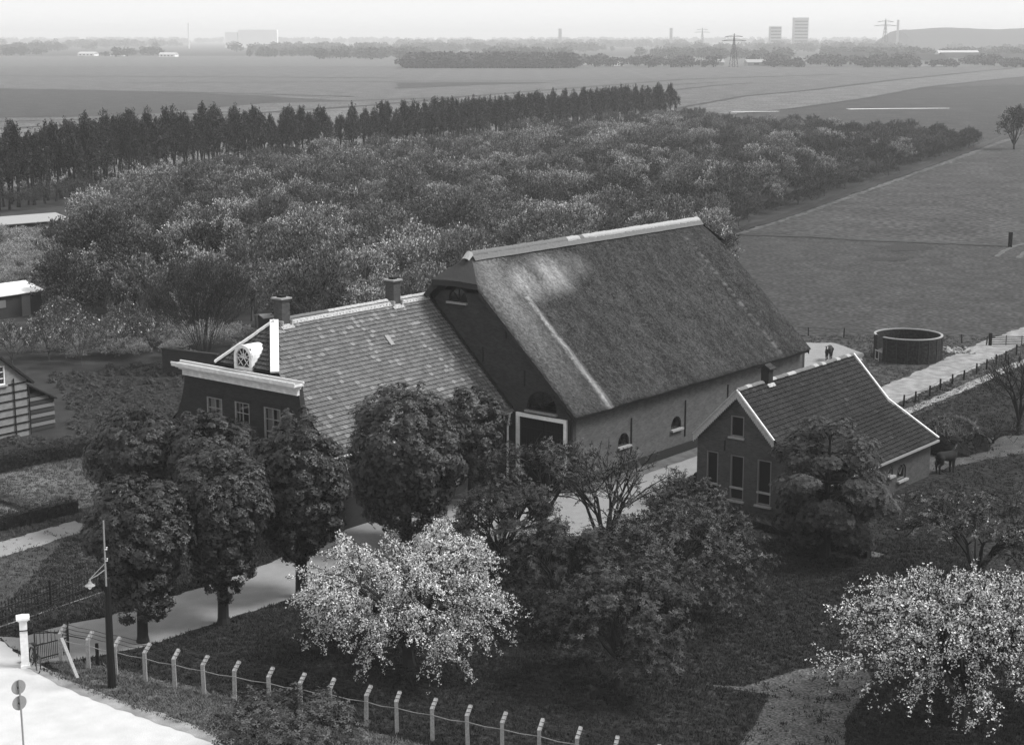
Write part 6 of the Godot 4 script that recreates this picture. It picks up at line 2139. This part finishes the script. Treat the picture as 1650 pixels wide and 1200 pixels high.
# ---------------------------------------------------------------- far away
func build_far() -> void:
	var r := RandomNumberGenerator.new()
	r.seed = 1000
	var lowpoly := []
	for i in 4:
		var mb := MB.new()
		for k in 9:
			var c := ball(r) * Vector3(0.42, 0.32, 0.42) + Vector3(0, 0.6, 0)
			for j in 26:
				var d := ball(r).normalized()
				var t := 0.09 * r.randf_range(0.7, 1.3)
				mb.tint = Color(t, t, t)
				mb.leaf(c + d * 0.16, (d + ball(r)).normalized(), d.cross(ball(r)).normalized(), 0.22, 0.07, Vector3.ZERO)
		mb.tint = Color(0.03, 0.03, 0.03)
		mb.bar(Vector3(0, 0, 0), Vector3(0, 0.6, 0), 0.05)
		lowpoly.append(mb.mesh())
	var nz := FastNoiseLite.new()
	nz.frequency = 0.004
	var belts := [
		# name, label, x0, x1, z, depth, height, count, gap threshold
		["distant_wood", "strip of woodland across the far fields at the middle of the view", -78.0, 46.0, -1260.0, 60.0, 8.5, 420, -1.0],
		["tree_belt", "belt of trees and gardens at the near edge of the far village", 60.0, 560.0, -1340.0, 160.0, 7.0, 330, 0.0],
		["tree_belt", "hazy tree belt at the left edge of the plain", -900.0, -90.0, -2080.0, 300.0, 8.5, 420, 0.02],
		["tree_belt", "hazy belt of trees behind the village houses", -200.0, 900.0, -1900.0, 380.0, 9.0, 700, -0.1],
		["tree_belt", "pale belt of trees across the whole plain", -1200.0, 1200.0, -2750.0, 500.0, 11.0, 900, -0.12],
		["tree_belt", "faint belt of trees far out on the plain", -1700.0, 1700.0, -3900.0, 700.0, 14.0, 1000, -0.2],
		["tree_belt", "faintest belt of trees along the horizon", -2600.0, 2600.0, -6500.0, 1600.0, 18.0, 1100, -0.4]]
	for b in belts:
		var at := [[], []]
		for i in b[7]:
			var x := r.randf_range(b[2], b[3])
			var z: float = b[4] + r.randf_range(-0.5, 0.5) * b[5]
			if nz.get_noise_2d(x * 900.0 / (b[3] - b[2]) * 2.0, b[4]) < b[8]:
				continue
			var h: float = b[6] * r.randf_range(0.6, 1.25)
			at[i % 2].append(Transform3D(Basis(Vector3.UP, r.randf() * TAU).scaled(Vector3(h * r.randf_range(1.0, 1.9), h, h * 1.3)), Vector3(x, 0, z)))
		for k in 2:
			var m := many(b[0], lowpoly[(k + b[7]) % 4], M.leaf, at[k])
			tag(m, b[1], "trees", b[1])
	# scattered houses and barns of the village
	var spots := [[860, -1290, 41.0, 0.8], [0, 0, 0, 0]]
	var houses := [
		[40.0, -1420.0, 16.0, 5.0, "white", "white farm group beyond the middle strip of woodland"],
		[62.0, -1390.0, 14.0, 4.5, "white", "bright small house right of the far woodland strip"],
		[82.0, -1330.0, 10.0, 4.0, "white", "white gabled house on the far field edge"],
		[150.0, -1350.0, 34.0, 5.0, "glass", "long pale greenhouse left of the pylon"],
		[205.0, -1345.0, 40.0, 5.0, "glass", "long pale greenhouse right of the pylon"],
		[255.0, -1335.0, 18.0, 7.0, "dark", "dark roofed farmhouse near the pylon"],
		[322.0, -1325.0, 30.0, 9.0, "dark", "large dark barn in the middle of the far village"],
		[350.0, -1500.0, 38.0, 9.0, "mid", "first of the hazy sheds with pointed roofs"],
		[300.0, -1520.0, 34.0, 9.0, "mid", "second of the hazy sheds with pointed roofs"],
		[395.0, -1500.0, 36.0, 9.0, "mid", "third of the hazy sheds with pointed roofs"],
		[440.0, -1500.0, 34.0, 8.0, "mid", "fourth of the hazy sheds with pointed roofs"],
		[452.0, -1730.0, 40.0, 9.0, "white", "white flat building with dark windows at the right"],
		[418.0, -1350.0, 12.0, 6.0, "white", "white cube house at the right of the village"],
		[478.0, -1400.0, 16.0, 6.0, "white", "white house between trees at the right edge"],
		[545.0, -1780.0, 18.0, 7.0, "white", "topmost white house at the right edge of the village"],
		[-510.0, -2050.0, 22.0, 5.0, "white", "white house at the left end of the plain"],
		[-470.0, -2030.0, 16.0, 5.0, "white", "low white building left on the plain"],
		[-395.0, -1960.0, 20.0, 5.0, "white", "pale farm left of the plain's middle"]]
	for q in houses:
		var wm: Material = {"white": M.far_white, "glass": M.far_glass, "dark": M.far_wall, "mid": M.far_wall}[q[4]]
		var rm: Material = {"white": M.far_wall, "glass": M.far_glass, "dark": M.far_dark, "mid": M.far_dark}[q[4]]
		var t := thing("distant_house", q[5], "house", Vector3(q[0], 0, q[1]), r.randf_range(-0.3, 0.3))
		var w := MB.new()
		w.box(Vector3(0, q[3] * 0.28, 0), Vector3(q[2], q[3] * 0.56, q[2] * 0.5))
		put("wall", w, wm, t)
		var rf := MB.new()
		var hw: float = q[2] * 0.52
		var d: float = q[2] * 0.27
		var y0: float = q[3] * 0.55
		var y1: float = q[3]
		rf.quad(Vector3(-hw, y0, d), Vector3(-hw, y1, 0), Vector3(hw, y1, 0), Vector3(hw, y0, d))
		rf.quad(Vector3(-hw, y0, -d), Vector3(hw, y0, -d), Vector3(hw, y1, 0), Vector3(-hw, y1, 0))
		rf.tri(Vector3(-hw, y0, -d), Vector3(-hw, y1, 0), Vector3(-hw, y0, d))
		rf.tri(Vector3(hw, y0, -d), Vector3(hw, y0, d), Vector3(hw, y1, 0))
		put("roof", rf, rm, t)
		for k in 4:
			var o := MB.new()
			o.box(Vector3((k - 1.5) * q[2] * 0.22, q[3] * 0.3, q[2] * 0.25 + 0.1), Vector3(q[2] * 0.1, q[3] * 0.22, 0.2))
			put("window", o, M.far_dark, t)
	# pylons
	for a in [[167.0, -1283.0, 25.0, "lattice power pylon standing in the far fields"], [590.0, -2700.0, 51.0, "tall hazy power pylon with wide arms near the right horizon"], [360.0, -3230.0, 40.0, "faint distant mast left of the tall pylon"]]:
		var t := thing("pylon", a[3], "pylon", Vector3(a[0], 0, a[1]), 0.4)
		var h: float = a[2]
		var w := MB.new()
		var bw := h * 0.1
		var tk := h * 0.011
		for sx in [-1, 1]:
			for sz in [-1, 1]:
				w.bar(Vector3(bw * sx, 0, bw * sz), Vector3(bw * 0.22 * sx, h * 0.72, bw * 0.22 * sz), tk)
				w.bar(Vector3(bw * 0.22 * sx, h * 0.72, bw * 0.22 * sz), Vector3(0, h, 0), tk)
		for k in 7:
			var y := h * k / 9.5
			var y2 := h * (k + 1) / 9.5
			var b0 := bw * lerpf(1.0, 0.22, k / 6.84)
			var b1 := bw * lerpf(1.0, 0.22, (k + 1) / 6.84)
			for s in [-1, 1]:
				w.bar(Vector3(-b0, y, b0 * s), Vector3(b1, y2, b1 * s), tk * 0.6)
				w.bar(Vector3(b0, y, b0 * s), Vector3(-b1, y2, b1 * s), tk * 0.6)
		put("lattice", w, M.iron, t)
		for y in [0.78, 0.9]:
			var am := MB.new()
			var L := h * (0.42 if y < 0.8 else 0.3)
			am.bar(Vector3(-L, h * y, 0), Vector3(L, h * y, 0), tk * 1.2)
			am.bar(Vector3(-L, h * y, 0), Vector3(0, h * (y + 0.05), 0), tk * 0.8)
			am.bar(Vector3(L, h * y, 0), Vector3(0, h * (y + 0.05), 0), tk * 0.8)
			put("cross_arm", am, M.iron, t)
	# blocks on the horizon
	for a in [[540.0, -3200.0, 27.0, 58.0, "broad hazy tower block on the right horizon"], [493.0, -3200.0, 21.0, 42.0, "lower hazy block left of the broad tower block"], [-550.0, -3700.0, 84.0, 38.0, "faint long block on the left horizon"], [-607.0, -3700.0, 27.0, 33.0, "faint low block at the end of the long one"], [700.0, -3100.0, 3.4, 53.0, "thin hazy chimney on the right horizon"], [-640.0, -3380.0, 2.6, 50.0, "thin faint chimney on the left horizon"], [90.0, -3200.0, 6.0, 38.0, "faint church tower on the middle horizon"], [298.0, -3200.0, 5.0, 39.0, "faint slender tower on the horizon right of the middle"]]:
		var t := thing("distant_tower" if a[2] < 20 else "distant_block", a[4], "building", Vector3(a[0], 0, a[1]))
		var w := MB.new()
		w.box(Vector3(0, a[3] / 2, 0), Vector3(a[2], a[3], minf(a[2], 20.0)))
		put("wall", w, M.far_wall if a[0] > 0 else M.far_white, t)
		if a[2] > 20 and a[0] > 0:
			for k in int(a[3] / 6.0):
				var s := MB.new()
				s.box(Vector3(0, 3.0 + k * 6.0, minf(a[2], 20.0) / 2 + 0.2), Vector3(a[2] * 0.9, 2.4, 0.4))
				put("window_band", s, M.far_dark, t)
	var hill := MB.new()
	var hz := FastNoiseLite.new()
	hz.frequency = 0.002
	hill.grid(60, 8, func(u, q):
		var x := lerpf(690.0, 1500.0, u)
		var prof := 42.0 * smoothstep(0.0, 0.06, u) * (0.92 + 0.1 * hz.get_noise_1d(x * 3.0))
		return Vector3(x, prof * sin(PI * q) + 0.1, lerpf(-3050.0, -3450.0, q)), true)
	put("hill", hill, M.field_dark).set_meta("kind", "structure")
